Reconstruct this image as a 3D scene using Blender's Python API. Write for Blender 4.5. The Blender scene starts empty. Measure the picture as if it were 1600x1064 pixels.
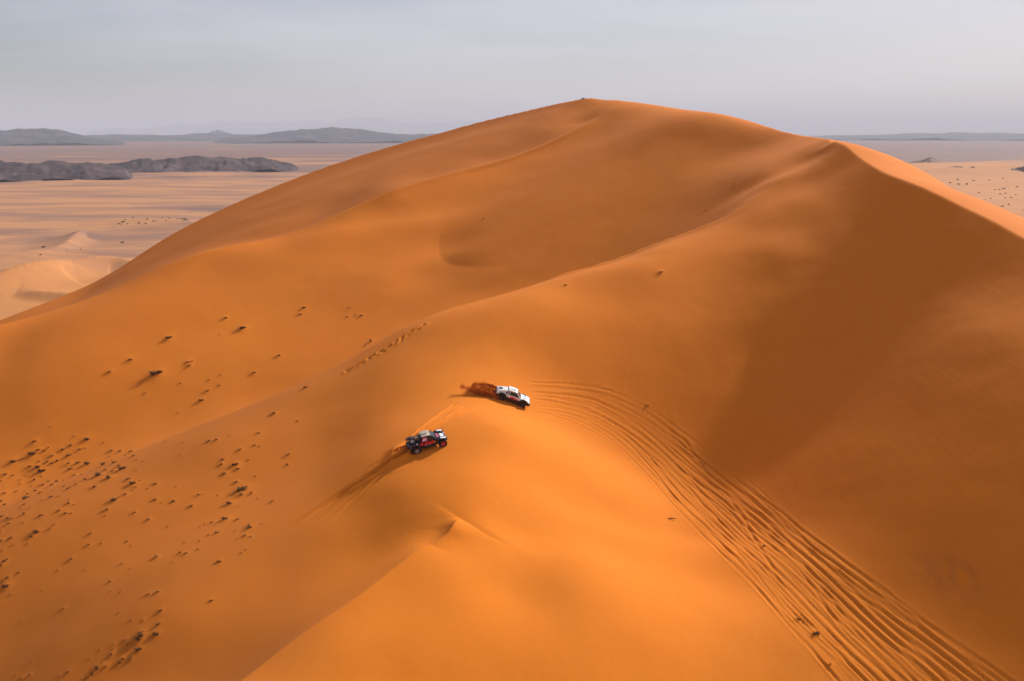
import bpy, bmesh, math, random
import numpy as np
from mathutils import Vector, Matrix

# ------------------------------------------------------------------ camera, world, sun, exposure
sc = bpy.context.scene
COL = sc.collection
random.seed(7); rng = np.random.default_rng(7)
CAM_Z = 95.0
PITCH = math.radians(12.2)
cam = bpy.data.objects.new('camera', bpy.data.cameras.new('camera'))
COL.objects.link(cam); sc.camera = cam
cam.location = (0, 0, CAM_Z)
cam.rotation_euler = (math.radians(90) - PITCH, 0, 0)
cam.data.sensor_width = 36.0
cam.data.lens = 33.75
cam.data.clip_start = 0.5
cam.data.clip_end = 200000.0

SUN_EL, SUN_AZ = math.radians(31.0), math.radians(48.0)      # azimuth clockwise from +Y
sun_dir = Vector((math.cos(SUN_EL) * math.sin(SUN_AZ), math.cos(SUN_EL) * math.cos(SUN_AZ), math.sin(SUN_EL)))
world = bpy.data.worlds.new('World'); sc.world = world; world.use_nodes = True
nt = world.node_tree
bg = nt.nodes['Background']
sky = nt.nodes.new('ShaderNodeTexSky'); sky.sky_type = 'NISHITA'; sky.sun_disc = False
sky.sun_elevation = SUN_EL; sky.sun_rotation = SUN_AZ
sky.altitude = 700; sky.air_density = 1.0; sky.dust_density = 1.6; sky.ozone_density = 1.0
hs = nt.nodes.new('ShaderNodeHueSaturation'); hs.inputs['Saturation'].default_value = 1.25
nt.links.new(sky.outputs[0], hs.inputs['Color'])
# a thin even veil of high dust pales the sky, with hardly visible streaks of cirrus in it
wtc = nt.nodes.new('ShaderNodeTexCoord'); wmp = nt.nodes.new('ShaderNodeMapping'); wmp.inputs['Scale'].default_value = (1.2, 2.2, 9.0); wmp.inputs['Rotation'].default_value = (0.12, 0.05, 0.3)
nt.links.new(wtc.outputs['Generated'], wmp.inputs['Vector'])
wno = nt.nodes.new('ShaderNodeTexNoise'); wno.inputs['Scale'].default_value = 2.2; wno.inputs['Detail'].default_value = 6.0; wno.inputs['Roughness'].default_value = .55
nt.links.new(wmp.outputs[0], wno.inputs['Vector'])
wsx = nt.nodes.new('ShaderNodeSeparateXYZ'); nt.links.new(wtc.outputs['Generated'], wsx.inputs[0])
wgr = nt.nodes.new('ShaderNodeMapRange'); wgr.inputs['From Min'].default_value = -.55; wgr.inputs['From Max'].default_value = .02; wgr.inputs['To Min'].default_value = .12; wgr.inputs['To Max'].default_value = .46
nt.links.new(wsx.outputs[0], wgr.inputs['Value'])
wmr = nt.nodes.new('ShaderNodeMapRange'); wmr.inputs['From Min'].default_value = .34; wmr.inputs['From Max'].default_value = .74; wmr.inputs['To Min'].default_value = .0; wmr.inputs['To Max'].default_value = .30
nt.links.new(wno.outputs['Fac'], wmr.inputs['Value'])
wad = nt.nodes.new('ShaderNodeMath'); wad.operation = 'ADD'; nt.links.new(wgr.outputs[0], wad.inputs[0]); nt.links.new(wmr.outputs[0], wad.inputs[1])
wmr = wad
veil = nt.nodes.new('ShaderNodeMix'); veil.data_type = 'RGBA'
nt.links.new(wmr.outputs[0], veil.inputs[0]); nt.links.new(hs.outputs[0], veil.inputs[6]); veil.inputs[7].default_value = (13.1, 12.4, 13.4, 1)
nt.links.new(veil.outputs[2], bg.inputs[0])
bg.inputs[1].default_value = 0.047
sun = bpy.data.objects.new('sun', bpy.data.lights.new('sun', 'SUN'))
COL.objects.link(sun)
sun.data.energy = 4.6; sun.data.angle = math.radians(1.0); sun.data.color = (1.0, 0.97, 0.90)
sun.rotation_euler = sun_dir.to_track_quat('Z', 'Y').to_euler()
sun.location = (150, 150, 300)
sc.view_settings.view_transform = 'Standard'
sc.view_settings.look = 'None'
sc.view_settings.exposure = 0.52
sc.view_settings.gamma = 1.0
sc.view_settings.use_curve_mapping = False
sc.render.engine = 'CYCLES'
sc.cycles.use_denoising = True
sc.cycles.max_bounces = 6
sc.cycles.volume_bounces = 0

# ------------------------------------------------------------------ helpers
def tag(o, label=None, cat=None, group=None, kind=None):
    if label: o['label'] = label
    if cat: o['category'] = cat
    if group: o['group'] = group
    if kind: o['kind'] = kind
    return o
def mesh_obj(name, verts, faces, mat=None, parent=None, smooth=False):
    me = bpy.data.meshes.new(name)
    me.from_pydata([tuple(v) for v in verts], [], [tuple(f) for f in faces]); me.update()
    if smooth: me.polygons.foreach_set('use_smooth', [True] * len(me.polygons))
    o = bpy.data.objects.new(name, me); COL.objects.link(o)
    if mat: me.materials.append(mat)
    if parent: o.parent = parent
    return o
def grid_mesh(name, X, Y, Z, mat, attrs=None, wrap=False):
    n, m = X.shape
    co = np.stack([X, Y, Z], -1).reshape(-1, 3).astype(np.float32)
    idx = np.arange(n * m).reshape(n, m)
    if wrap: idx = np.vstack([idx, idx[:1]])
    q = np.stack([idx[:-1, :-1], idx[:-1, 1:], idx[1:, 1:], idx[1:, :-1]], -1).reshape(-1, 4)
    me = bpy.data.meshes.new(name)
    me.vertices.add(len(co)); me.vertices.foreach_set('co', co.ravel())
    me.loops.add(q.size); me.loops.foreach_set('vertex_index', q.ravel().astype(np.int32))
    me.polygons.add(len(q)); me.polygons.foreach_set('loop_start', (np.arange(len(q)) * 4).astype(np.int32))
    me.polygons.foreach_set('use_smooth', np.ones(len(q), dtype=bool))
    me.update(calc_edges=True)
    for k, a in (attrs or {}).items():
        at = me.attributes.new(k, 'FLOAT', 'POINT'); at.data.foreach_set('value', a.ravel().astype(np.float32))
    me.materials.append(mat)
    o = bpy.data.objects.new(name, me); COL.objects.link(o)
    return o
_lat = np.random.default_rng(3).random((256, 256))
def vnoise(x, y):
    xi, yi = np.floor(x).astype(int), np.floor(y).astype(int); fx, fy = x - xi, y - yi
    fx = fx * fx * fx * (fx * (fx * 6 - 15) + 10); fy = fy * fy * fy * (fy * (fy * 6 - 15) + 10)
    a, b = _lat[xi % 256, yi % 256], _lat[(xi + 1) % 256, yi % 256]
    c, d = _lat[xi % 256, (yi + 1) % 256], _lat[(xi + 1) % 256, (yi + 1) % 256]
    return (a + (b - a) * fx + (c - a) * fy + (a - b - c + d) * fx * fy) * 2 - 1
def fbm(x, y, oct=4, gain=.5):
    s, a = 0, 1
    for k in range(oct): s = s + a * vnoise(x * 2 ** k + 17.3 * k, y * 2 ** k - 9.1 * k); a *= gain
    return s
def sstep(a, b, x):
    t = np.clip((x - a) / (b - a), 0, 1); return t * t * (3 - 2 * t)

# ------------------------------------------------------------------ survey of the place: sight lines from the helicopter with ranges
FPX = 1500.0; cp, sp = math.cos(PITCH), math.sin(PITCH)
def ray(u, v):
    a = (u - 800.0) / FPX; b = (532.0 - v) / FPX
    return np.array([a, cp + b * sp, b * cp - sp])
def P(u, v, R):
    d = ray(u, v); return d * (R / math.hypot(d[0], d[1]))
def azm(u, v): d = ray(u, v); return math.atan2(d[0], d[1])
def catmull(pts, n=24):
    pts = np.array(pts, float); Q = np.vstack([2 * pts[0] - pts[1], pts, 2 * pts[-1] - pts[-2]]); out = []
    for i in range(1, len(Q) - 2):
        t = np.linspace(0, 1, n, endpoint=False)[:, None]; p0, p1, p2, p3 = Q[i - 1:i + 3]
        out.append(.5 * (2 * p1 + (p2 - p0) * t + (2 * p0 - 5 * p1 + 4 * p2 - p3) * t * t + (3 * p1 - p0 - 3 * p2 + p3) * t ** 3))
    out.append(Q[-2:-1]); return np.vstack(out)

A=[(-150,560,282),(10,497,286),(150,440,302),(300,350,324),(500,265,339),(700,205,340),(830,172,333),(912,155,325),(940,156,321),(970,158,314),(1100,178,280),(1250,212,230),(1310,224,200),(1347,249,187),(1375,267,179),(1431,289,169),(1506,324,157),(1592,369,145),(1750,450,128),(1950,560,112)]
C_LINE=[(-150,535,252),(0,508,250),(130,470,251),(300,400,252),(450,366,256),(600,304,264),(640,290,267),(760,257,276),(830,235,282),(930,187,296),(962,166,304)]
D=[(1310,224,206),(1220,282,190),(1140,335,179),(1080,360,176),(960,405,173),(870,432,172),(740,482,172),(660,512,174),(560,570,172),(480,606,168)]
E=[(724,812,88.9),(718,814,88.4),(711,820,87.4),(700,832,86),(640,868,82.5),(560,930,77.5),(470,990,73.5),(380,1060,69.5),(250,1150,64)]
E2=[(722,812,88.8),(714,818,87.8),(707,826,86.8),(696,834,85.8),(676,846,84.4)]
E3=[(722,813,88.7),(752,815,88.2),(790,824,86.8),(820,838,85.2),(850,862,82.6)]
C2=[(600,306,263.5),(650,287,268),(700,273,272),(760,256.5,276),(830,234.5,282),(900,203,290),(945,178,299)]
D2=[(1170,322,182),(1140,335,179),(1080,360,176),(960,405,173),(870,432,172),(800,458,172),(740,482,172),(690,502,173)]
TOE=[(700,318,244),(688,350,236),(686,385,228),(694,420,220),(720,444,214),(765,452,209),(820,448,207)]
E4=[(630,724,105),(616,738,102.5),(612,756,100.5),(614,776,98.2)]
ridges=[ # pts, amp(list along), wl, wr
 (A[:12],[1.5,2,2.5,3,3,3,3,2.8,2.4,2.2,2.2,.6],18,18),
 (A[10:],[.0,1.2,2.0,2.2,2.2,2.2,2.2,2.2,2.2,2.2],16,11),
 (C_LINE,[.6,.8,1.0,1.3,1.6,1.7,1.6,1.3,1.2,1.0,.2],14,26),
 (D,[0,.5,1.3,2.0,2.4,2.2,1.4,.7,.5,.1],14,14),
 (E,[.1,.4,.6,.7,.8,.9,1.,1.,1.],7,6),
 (C2,[.0,.35,.45,.5,.5,.35,.0],5,2.5),
 (D2,[.0,.25,.4,.5,.5,.4,.3,.0],3,2.5),
 (TOE,[.0,-.35,-.6,-.7,-.65,-.4,.0],15,17),
 (E4,[.0,.4,.35,.0],3,1.5),
 (E2,[.0,.6,.75,.5,0],4,1.9),
 (E3,[.0,.16,.15,.08,0],3.6,3.0),
]

NODES = np.array([float(v) for v in """-153.79,236.38,-57.243,-149.23,240.13,-55.544,-144.33,243.72,-53.756,-139.51,247.55,-51.998,-135.14,252.06,-50.372,-131.42,257.41,-49.054,-128.09,263.38,-47.924,-124.76,269.85,-46.629,
-121.06,276.68,-44.788,-117.13,284.04,-42.137,-113.04,291.94,-38.862,-108.24,299.92,-35.183,-102.18,307.47,-31.425,-98.55,311.07,-29.483,-94.55,314.67,-27.463,-90.24,318.21,-25.393,
-85.63,321.61,-23.301,-80.80,324.81,-21.213,-75.80,327.75,-19.157,-70.69,330.37,-17.157,-65.54,332.60,-15.237,-60.23,334.47,-13.377,-54.68,336.00,-11.559,-48.98,337.21,-9.805,
-43.24,338.12,-8.132,-37.58,338.75,-6.551,-32.10,339.12,-5.070,-26.91,339.29,-3.693,-17.67,339.05,-1.207,-9.67,337.87,0.823,-2.65,336.04,2.461,3.58,333.96,3.885,
9.23,331.89,5.162,14.23,329.59,6.247,20.35,326.11,7.470,24.70,323.39,8.174,28.96,319.69,8.051,32.85,314.48,7.923,36.27,309.03,7.211,41.07,301.14,6.128,
43.70,296.48,5.535,46.35,291.45,4.899,48.93,286.10,4.234,51.34,280.54,3.602,53.51,274.84,2.976,55.55,268.70,2.275,57.55,261.91,1.569,59.40,254.71,0.854,
61.04,247.33,0.132,62.41,240.01,-0.584,63.48,232.97,-1.270,64.26,226.46,-1.892,64.75,220.70,-2.406,64.96,215.60,-2.515,64.73,206.64,-2.796,64.07,199.07,-3.215,
63.41,192.63,-3.765,63.08,187.19,-4.363,62.99,181.51,-5.459,63.10,176.03,-6.858,63.04,170.65,-7.951,63.57,164.85,-9.000,64.44,159.14,-9.857,65.32,152.76,-10.954,
65.93,147.53,-11.907,66.49,142.22,-12.908,67.01,135.67,-14.133,67.47,130.31,-15.225,68.12,123.54,-16.562,68.49,118.36,-17.503,68.78,113.01,-18.462,69.03,107.79,-19.409,
69.30,102.74,-20.356,69.53,97.73,-21.292,69.47,90.38,-22.574,-137.08,211.46,-46.762,-130.52,214.53,-46.054,-123.77,217.55,-45.285,-117.40,220.70,-44.245,-111.81,223.95,-43.046,
-105.87,227.42,-41.377,-101.00,229.90,-39.699,-95.26,232.48,-37.340,-89.07,235.10,-34.717,-82.90,237.69,-32.322,-77.17,240.24,-30.631,-71.71,242.73,-29.652,-66.35,245.26,-28.940,
-60.92,247.91,-28.006,-55.17,250.85,-26.348,-48.78,254.29,-23.908,-42.37,257.73,-21.212,-36.77,260.63,-18.844,-31.96,263.03,-17.039,-26.08,266.59,-15.409,-21.02,269.25,-14.007,
-15.18,272.16,-12.492,-9.59,274.81,-11.136,-3.58,277.50,-9.503,2.12,280.00,-7.809,7.69,283.30,-5.669,12.77,286.64,-3.281,18.18,290.27,-0.663,23.01,293.58,1.741,
27.54,297.15,4.248,30.96,301.46,6.546,65.10,195.44,-3.588,59.45,190.73,-5.692,53.98,185.97,-7.597,49.05,181.83,-10.118,44.54,178.21,-12.731,39.38,174.62,-15.964,
34.40,173.18,-18.527,29.19,172.75,-20.834,23.66,172.36,-23.105,18.43,172.01,-25.120,13.33,171.80,-26.574,8.09,171.81,-28.027,2.55,171.82,-29.749,-3.49,171.80,-31.754,
-9.69,172.18,-33.609,-15.24,173.26,-35.218,-20.80,172.38,-37.944,-26.64,170.30,-41.124,-31.30,167.75,-42.897,-36.19,164.06,-44.133,-4.80,88.77,-37.383,-6.12,85.78,-38.557,
-8.47,83.10,-38.492,-10.34,80.67,-38.998,-12.28,77.75,-39.620,-14.26,75.09,-40.168,-16.27,72.68,-40.655,-18.08,70.25,-41.147,-20.13,67.12,-41.740,-22.07,63.84,-41.929,
-23.52,61.03,-41.885,-75.54,222.53,-35.003,-51.19,216.02,-34.216,-45.62,190.62,-41.735,-32.97,202.33,-36.522,-29.58,220.02,-30.159,-25.06,234.67,-25.212,-39.54,246.85,-23.518,
-82.40,244.49,-31.189,-98.07,214.66,-40.403,-8.56,211.83,-28.343,-9.40,235.81,-21.830,8.27,205.83,-26.237,9.34,235.82,-15.487,23.94,226.74,-14.041,20.85,194.89,-25.565,
35.86,208.95,-15.410,33.01,191.17,-19.612,44.11,190.97,-12.639,42.77,217.84,-10.168,50.97,194.43,-8.211,-64.48,187.21,-44.510,-52.46,150.10,-47.761,-43.80,123.46,-40.530,
-37.61,104.43,-42.538,-33.32,91.10,-41.921,-30.56,82.52,-42.187,-89.90,186.46,-47.148,-72.96,149.11,-55.315,-60.94,122.70,-46.311,-52.67,104.47,-44.857,-46.48,90.79,-46.749,
-42.34,81.68,-46.099,-102.32,185.67,-49.938,-82.97,148.38,-58.237,-69.60,122.62,-50.055,-59.91,103.97,-46.491,-52.52,89.76,-49.119,-97.39,139.34,-61.132,-73.06,101.43,-51.509,
-54.86,73.85,-52.772,-88.85,94.89,-57.682,-121.05,133.22,-62.971,-0.17,123.00,-33.938,-9.45,102.57,-33.886,6.75,140.84,-27.375,-4.25,155.94,-26.781,10.94,161.63,-23.493,
21.75,161.54,-20.729,-5.37,129.89,-30.926,-6.05,108.83,-32.858,0.00,107.00,-33.860,7.44,106.74,-38.544,6.87,97.76,-40.038,0.00,97.50,-36.312,-15.23,138.16,-30.302,
-13.82,110.14,-34.388,-11.18,99.37,-34.999,-32.70,146.39,-38.231,-34.30,160.37,-42.573,-25.90,114.10,-38.906,-23.29,140.08,-33.333,-42.32,160.51,-45.834,-13.10,92.07,-37.416,
-17.91,105.49,-36.317,-19.75,91.39,-39.028,-25.69,88.34,-40.609,-28.35,104.21,-40.588,-9.19,92.54,-36.164,0.00,77.50,-39.590,5.60,77.80,-39.627,-2.41,84.47,-38.490,
0.00,65.00,-42.849,4.82,65.32,-43.910,-7.69,70.08,-39.808,9.79,66.28,-44.999,11.26,78.19,-41.069,12.43,87.62,-41.663,15.92,86.04,-42.607,11.26,100.37,-41.806,
-3.67,47.86,-45.881,7.58,49.42,-48.746,-11.21,48.73,-43.566,16.24,105.76,-42.907,20.29,95.88,-43.488,25.05,87.48,-42.729,29.21,80.36,-42.650,32.60,73.60,-43.314,
23.31,80.18,-43.266,24.13,72.59,-44.849,20.90,82.91,-43.116,34.40,65.52,-44.863,20.77,54.15,-49.610,15.14,138.17,-29.742,25.73,145.75,-25.897,22.21,124.03,-39.326,
36.59,155.76,-19.859,28.67,118.58,-39.625,32.83,138.15,-29.599,47.01,156.07,-17.123,57.18,172.78,-8.885,41.03,119.13,-32.153,35.01,98.99,-37.581,54.70,134.29,-20.016,
39.02,90.98,-36.172,58.63,121.60,-20.127,50.26,101.21,-27.615,45.42,83.44,-34.581,60.52,108.23,-21.067,69.68,128.30,-15.410,59.80,88.73,-25.762,64.61,98.74,-21.881,
51.36,73.91,-34.692,61.95,75.93,-29.346,50.67,59.30,-40.481,-156.51,240.57,-58.302,-160.33,246.44,-60.487,-167.42,257.33,-67.138,-181.05,278.29,-80.730,-208.32,320.20,-105.673,
-150.22,245.59,-55.816,-153.87,251.56,-57.996,-160.66,262.65,-64.821,-173.70,283.98,-78.397,-199.79,326.63,-103.384,-143.57,250.56,-53.323,-147.05,256.63,-55.415,-153.52,267.91,-62.175,
-165.95,289.60,-75.761,-190.80,332.99,-100.752,-137.50,256.47,-51.087,-140.81,262.64,-53.149,-146.95,274.09,-59.755,-158.76,296.13,-73.367,-182.39,340.19,-98.368,-132.53,263.80,-49.412,
-135.67,270.06,-51.446,-141.51,281.67,-57.926,-152.73,304.01,-71.546,-175.18,348.69,-96.527,-128.02,272.17,-47.887,-131.00,278.51,-49.993,-136.54,290.27,-56.221,-147.18,312.89,-69.836,
-168.46,358.14,-94.793,-123.06,281.26,-45.666,-125.87,287.67,-47.540,-131.08,299.58,-53.609,-141.10,322.48,-67.241,-161.14,368.29,-92.235,-117.68,291.27,-41.870,-120.31,297.76,-43.656,
-125.18,309.82,-49.729,-134.54,333.00,-63.371,-153.27,379.35,-88.382,-111.69,301.97,-36.988,-114.12,308.54,-38.829,-118.62,320.73,-45.043,-127.30,344.18,-58.667,-144.64,391.07,-83.619,
-103.75,312.21,-31.865,-105.96,318.85,-33.544,-110.06,331.19,-39.839,-117.94,354.92,-53.491,-133.71,402.36,-78.450,-93.10,321.84,-26.459,-95.04,328.57,-28.103,-98.66,341.05,-34.457,
-105.60,365.07,-48.095,-119.50,413.10,-73.090,-80.33,330.68,-20.871,-81.98,337.48,-22.515,-85.05,350.11,-28.954,-90.95,374.41,-42.543,-102.76,422.99,-67.545,-66.50,337.51,-15.526,
-67.86,344.38,-17.143,-70.37,357.13,-23.694,-75.20,381.66,-37.226,-84.87,430.72,-62.267,-51.63,341.79,-10.635,-52.68,348.71,-12.249,-54.62,361.56,-18.922,-58.36,386.28,-32.373,
-65.82,435.72,-57.474,-36.26,343.87,-6.296,-36.99,350.83,-7.876,-38.35,363.76,-14.654,-40.97,388.62,-27.992,-46.22,438.35,-53.103,-22.42,344.27,-2.629,-22.88,351.26,-4.175,
-23.72,364.23,-11.040,-25.35,389.18,-24.222,-28.60,439.07,-49.448,-11.09,343.12,0.256,-11.31,350.11,-1.315,-11.73,363.11,-8.177,-12.54,388.09,-21.292,-14.16,438.07,-47.105,
-1.59,340.70,2.460,-1.62,347.70,0.885,-1.68,360.70,-5.842,-1.80,385.70,-19.103,-2.03,435.70,-44.954,6.57,337.94,4.285,6.71,344.93,2.662,6.96,357.93,-3.975,
7.45,382.93,-17.335,8.42,432.92,-42.773,13.65,334.98,5.826,13.93,341.98,4.153,14.46,354.96,-2.432,15.48,379.94,-15.869,17.51,429.90,-41.112,19.43,331.84,7.008,
19.83,338.83,5.294,20.59,351.81,-1.241,22.06,376.76,-14.754,24.98,426.68,-39.660,23.85,329.14,7.670,24.35,336.12,5.785,25.29,349.08,-0.746,27.10,374.02,-14.233,
30.71,423.89,-39.137,26.53,327.41,7.757,27.09,334.39,5.713,28.14,347.34,-0.839,30.16,372.26,-14.272,34.20,422.10,-39.454,31.81,371.05,-14.360,36.08,420.86,-39.544,
29.41,324.67,7.549,30.04,331.64,5.490,31.21,344.59,-0.967,33.47,369.49,-14.444,37.98,419.28,-39.461,31.76,321.88,7.256,32.45,328.85,5.171,33.73,341.78,-1.177,
36.18,366.66,-14.709,41.09,416.42,-39.676,34.89,317.09,7.031,35.65,324.04,4.784,37.07,336.97,-1.437,39.81,361.82,-15.045,45.28,411.52,-39.900,40.87,307.56,5.627,
41.79,314.49,3.608,43.50,327.38,-2.684,46.80,352.16,-16.297,53.38,401.73,-41.371,48.03,294.63,3.811,49.15,301.54,1.675,51.25,314.37,-4.410,55.27,339.04,-18.092,
63.31,388.39,-43.039,54.46,279.75,1.831,55.80,286.62,-0.402,58.29,299.38,-6.309,63.06,323.92,-19.922,72.62,373.00,-44.851,59.54,262.86,-0.074,61.08,269.69,-2.533,
63.95,282.37,-8.377,69.48,306.75,-21.824,80.52,355.51,-46.826,63.45,244.15,-1.127,65.21,250.92,-3.435,68.48,263.51,-10.015,74.77,287.70,-23.749,87.35,336.09,-48.819,
68.90,191.55,-3.584,76.50,193.95,-5.147,91.70,198.75,-12.992,120.20,207.75,-33.176,177.20,225.75,-72.072,68.92,186.78,-4.169,76.52,189.18,-5.887,91.72,193.98,-13.898,
120.22,202.98,-33.898,177.22,220.98,-72.917,68.86,182.02,-5.257,76.46,184.42,-6.801,91.66,189.22,-14.853,120.16,198.22,-34.826,177.16,216.22,-73.854,68.80,177.83,-6.328,
76.40,180.23,-7.673,91.60,185.03,-15.697,120.10,194.03,-35.686,177.10,212.03,-74.694,68.75,174.70,-7.045,76.35,177.10,-8.295,91.55,181.90,-16.277,120.05,190.90,-36.275,
177.05,208.90,-75.284,68.75,172.13,-7.543,76.35,174.53,-8.769,91.55,179.33,-16.721,120.05,188.33,-36.720,177.05,206.33,-75.738,68.96,169.25,-8.033,76.56,171.65,-9.294,
91.76,176.45,-17.259,120.26,185.45,-37.264,177.26,203.45,-76.272,69.40,165.75,-8.573,77.00,168.15,-9.893,92.20,172.95,-17.904,120.70,181.95,-37.918,177.70,199.95,-76.907,
69.98,161.93,-9.129,77.58,164.33,-10.504,92.78,169.13,-18.557,121.28,178.13,-38.579,178.28,196.13,-77.558,70.59,157.85,-9.763,78.19,160.25,-11.162,93.39,165.05,-19.225,
121.89,174.05,-39.252,178.89,192.05,-78.233,71.16,153.42,-10.534,78.76,155.82,-11.917,93.96,160.62,-19.961,122.46,169.62,-39.988,179.46,187.62,-78.980,71.70,148.73,-11.408,
79.30,151.13,-12.775,94.50,155.93,-20.798,123.00,164.93,-40.821,180.00,182.93,-79.820,72.19,144.02,-12.312,79.79,146.42,-13.683,94.99,151.22,-21.703,123.49,160.22,-41.723,
180.49,178.22,-80.719,72.56,139.63,-13.172,80.16,142.03,-14.532,95.36,146.83,-22.539,123.86,155.83,-42.555,180.86,173.83,-81.556,72.88,135.21,-14.041,80.48,137.61,-15.391,
95.68,142.41,-23.380,124.18,151.41,-43.392,181.18,169.41,-82.401,73.38,130.03,-15.096,80.98,132.43,-16.436,96.18,137.23,-24.436,124.68,146.23,-44.455,181.68,164.23,-83.452,
73.95,123.65,-16.358,81.55,126.05,-17.671,96.75,130.85,-25.680,125.25,139.85,-45.707,182.25,157.85,-84.694,74.39,116.59,-17.667,81.99,118.99,-18.939,97.19,123.79,-26.935,
125.69,132.79,-46.966,182.69,150.79,-85.959,74.73,109.59,-18.987,82.33,111.99,-20.211,97.53,116.79,-28.189,126.03,125.79,-48.216,183.03,143.79,-87.222,75.09,102.86,-20.266,
82.69,105.26,-21.512,97.89,110.06,-29.517,126.39,119.06,-49.548,183.39,137.06,-88.544,75.28,96.23,-21.423,82.88,98.63,-22.725,98.08,103.43,-30.768,126.58,112.43,-50.818,
183.58,130.43,-89.800,75.00,89.79,-22.565,82.60,92.19,-23.767,97.80,96.99,-31.629,126.30,105.99,-51.699,183.30,123.99,-90.691,-330.00,150.00,-75.005,-330.00,20.00,-69.999,
330.00,60.00,-94.999,250.00,-40.00,-80.003,-150.00,-60.00,-60.000,60.00,-60.00,-50.002,0.00,450.00,-108.675,-300.00,450.00,-110.014,300.00,450.00,-110.010,-420.00,300.00,-104.995,
-60.00,100.00,-47.552,-57.50,105.00,-45.669,-52.50,95.00,-47.573,-55.00,100.00,-46.453,-55.00,110.00,-44.317,-47.50,85.00,-48.121,-50.00,90.00,-48.221,-47.50,95.00,-46.276,
-50.00,100.00,-45.559,-47.50,105.00,-43.893,-50.00,110.00,-43.394,-42.50,75.00,-47.603,-45.00,80.00,-47.614,-42.50,85.00,-45.851,-42.50,95.00,-44.768,-45.00,100.00,-44.616,
-42.50,105.00,-43.181,-45.00,110.00,-42.597,-42.50,115.00,-41.380,-40.00,70.00,-47.952,-37.50,75.00,-45.990,-40.00,80.00,-45.388,-37.50,85.00,-43.741,-40.00,90.00,-44.292,
-37.50,95.00,-43.212,-40.00,100.00,-43.621,-40.00,110.00,-41.969,-37.50,115.00,-40.504,-35.00,60.00,-46.050,-32.50,65.00,-46.110,-35.00,70.00,-46.888,-32.50,75.00,-44.999,
-35.00,80.00,-43.664,-32.50,85.00,-42.108,-32.50,95.00,-41.703,-35.00,100.00,-42.408,-32.50,105.00,-41.508,-35.00,110.00,-41.228,-32.50,115.00,-39.821,-27.50,55.00,-42.532,
-30.00,60.00,-44.095,-27.50,65.00,-44.290,-30.00,70.00,-45.879,-27.50,75.00,-44.291,-30.00,80.00,-42.721,-27.50,85.00,-41.410,-30.00,90.00,-41.159,-27.50,95.00,-40.345,
-30.00,100.00,-41.093,-30.00,110.00,-40.405,-30.00,120.00,-38.422,-22.50,55.00,-41.479,-25.00,70.00,-44.214,-22.50,75.00,-42.948,-25.00,80.00,-42.470,-22.50,85.00,-41.082,
-22.50,95.00,-39.110,-25.00,100.00,-39.558,-22.50,105.00,-38.610,-25.00,110.00,-39.247,-22.50,115.00,-37.724,-25.00,120.00,-37.384,-20.00,60.00,-41.181,-17.50,65.00,-40.870,
-17.50,75.00,-41.207,-20.00,80.00,-41.649,-17.50,85.00,-40.475,-17.50,95.00,-37.777,-20.00,100.00,-37.727,-20.00,110.00,-37.259,-17.50,115.00,-35.524,-20.00,120.00,-35.647,
-15.00,60.00,-41.354,-12.50,65.00,-40.900,-15.00,70.00,-40.161,-15.00,80.00,-40.431,-12.50,85.00,-39.450,-15.00,90.00,-38.636,-12.50,95.00,-36.218,-15.00,100.00,-35.638,
-12.50,105.00,-34.065,-12.50,115.00,-34.012,-15.00,120.00,-33.943,-10.00,60.00,-42.330,-7.50,65.00,-41.446,-7.50,75.00,-39.077,-10.00,90.00,-37.176,-7.50,95.00,-35.380,
-7.50,105.00,-33.243,-10.00,110.00,-33.358,-7.50,115.00,-33.219,-10.00,120.00,-33.023,-5.00,60.00,-43.430,-5.00,70.00,-40.021,-2.50,75.00,-39.315,-5.00,80.00,-38.394,
-2.50,95.00,-35.755,-5.00,100.00,-34.489,-2.50,105.00,-33.484,-2.50,115.00,-33.668,-5.00,120.00,-33.147,0.00,60.00,-44.640,0.00,70.00,-40.835,2.50,75.00,-40.073,
2.50,85.00,-39.117,0.00,90.00,-38.548,2.50,95.00,-38.240,2.50,105.00,-35.692,0.00,110.00,-33.910,2.50,115.00,-35.577,0.00,120.00,-34.531,5.00,60.00,-45.935,
7.50,65.00,-44.817,5.00,70.00,-41.918,7.50,75.00,-40.673,7.50,85.00,-39.525,5.00,90.00,-39.805,7.50,95.00,-40.322,5.00,100.00,-38.731,5.00,110.00,-36.745,
7.50,115.00,-38.225,5.00,120.00,-36.840,10.00,60.00,-47.195,12.50,65.00,-46.222,10.00,70.00,-43.519,12.50,75.00,-42.246,12.50,85.00,-41.412,10.00,90.00,-41.117,
12.50,95.00,-42.028,12.50,105.00,-41.474,10.00,110.00,-39.599,12.50,115.00,-40.834,10.00,120.00,-39.133,15.00,60.00,-48.131,17.50,65.00,-47.074,15.00,70.00,-45.039,
17.50,75.00,-43.791,15.00,80.00,-42.189,15.00,90.00,-42.683,17.50,95.00,-43.263,15.00,100.00,-43.095,15.00,110.00,-42.124,17.50,115.00,-42.731,15.00,120.00,-40.942,
20.00,60.00,-48.476,22.50,65.00,-47.147,20.00,70.00,-45.704,22.50,75.00,-44.284,20.00,80.00,-43.131,22.50,85.00,-43.162,20.00,90.00,-43.364,20.00,100.00,-44.075,
22.50,105.00,-43.678,20.00,110.00,-43.530,22.50,115.00,-42.549,20.00,120.00,-41.507,27.50,55.00,-48.900,25.00,60.00,-48.194,27.50,65.00,-46.586,25.00,70.00,-45.511,
27.50,75.00,-43.957,27.50,85.00,-42.326,25.00,90.00,-42.643,27.50,95.00,-42.061,25.00,100.00,-43.158,27.50,105.00,-41.970,25.00,110.00,-42.683,27.50,115.00,-40.903,
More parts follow.
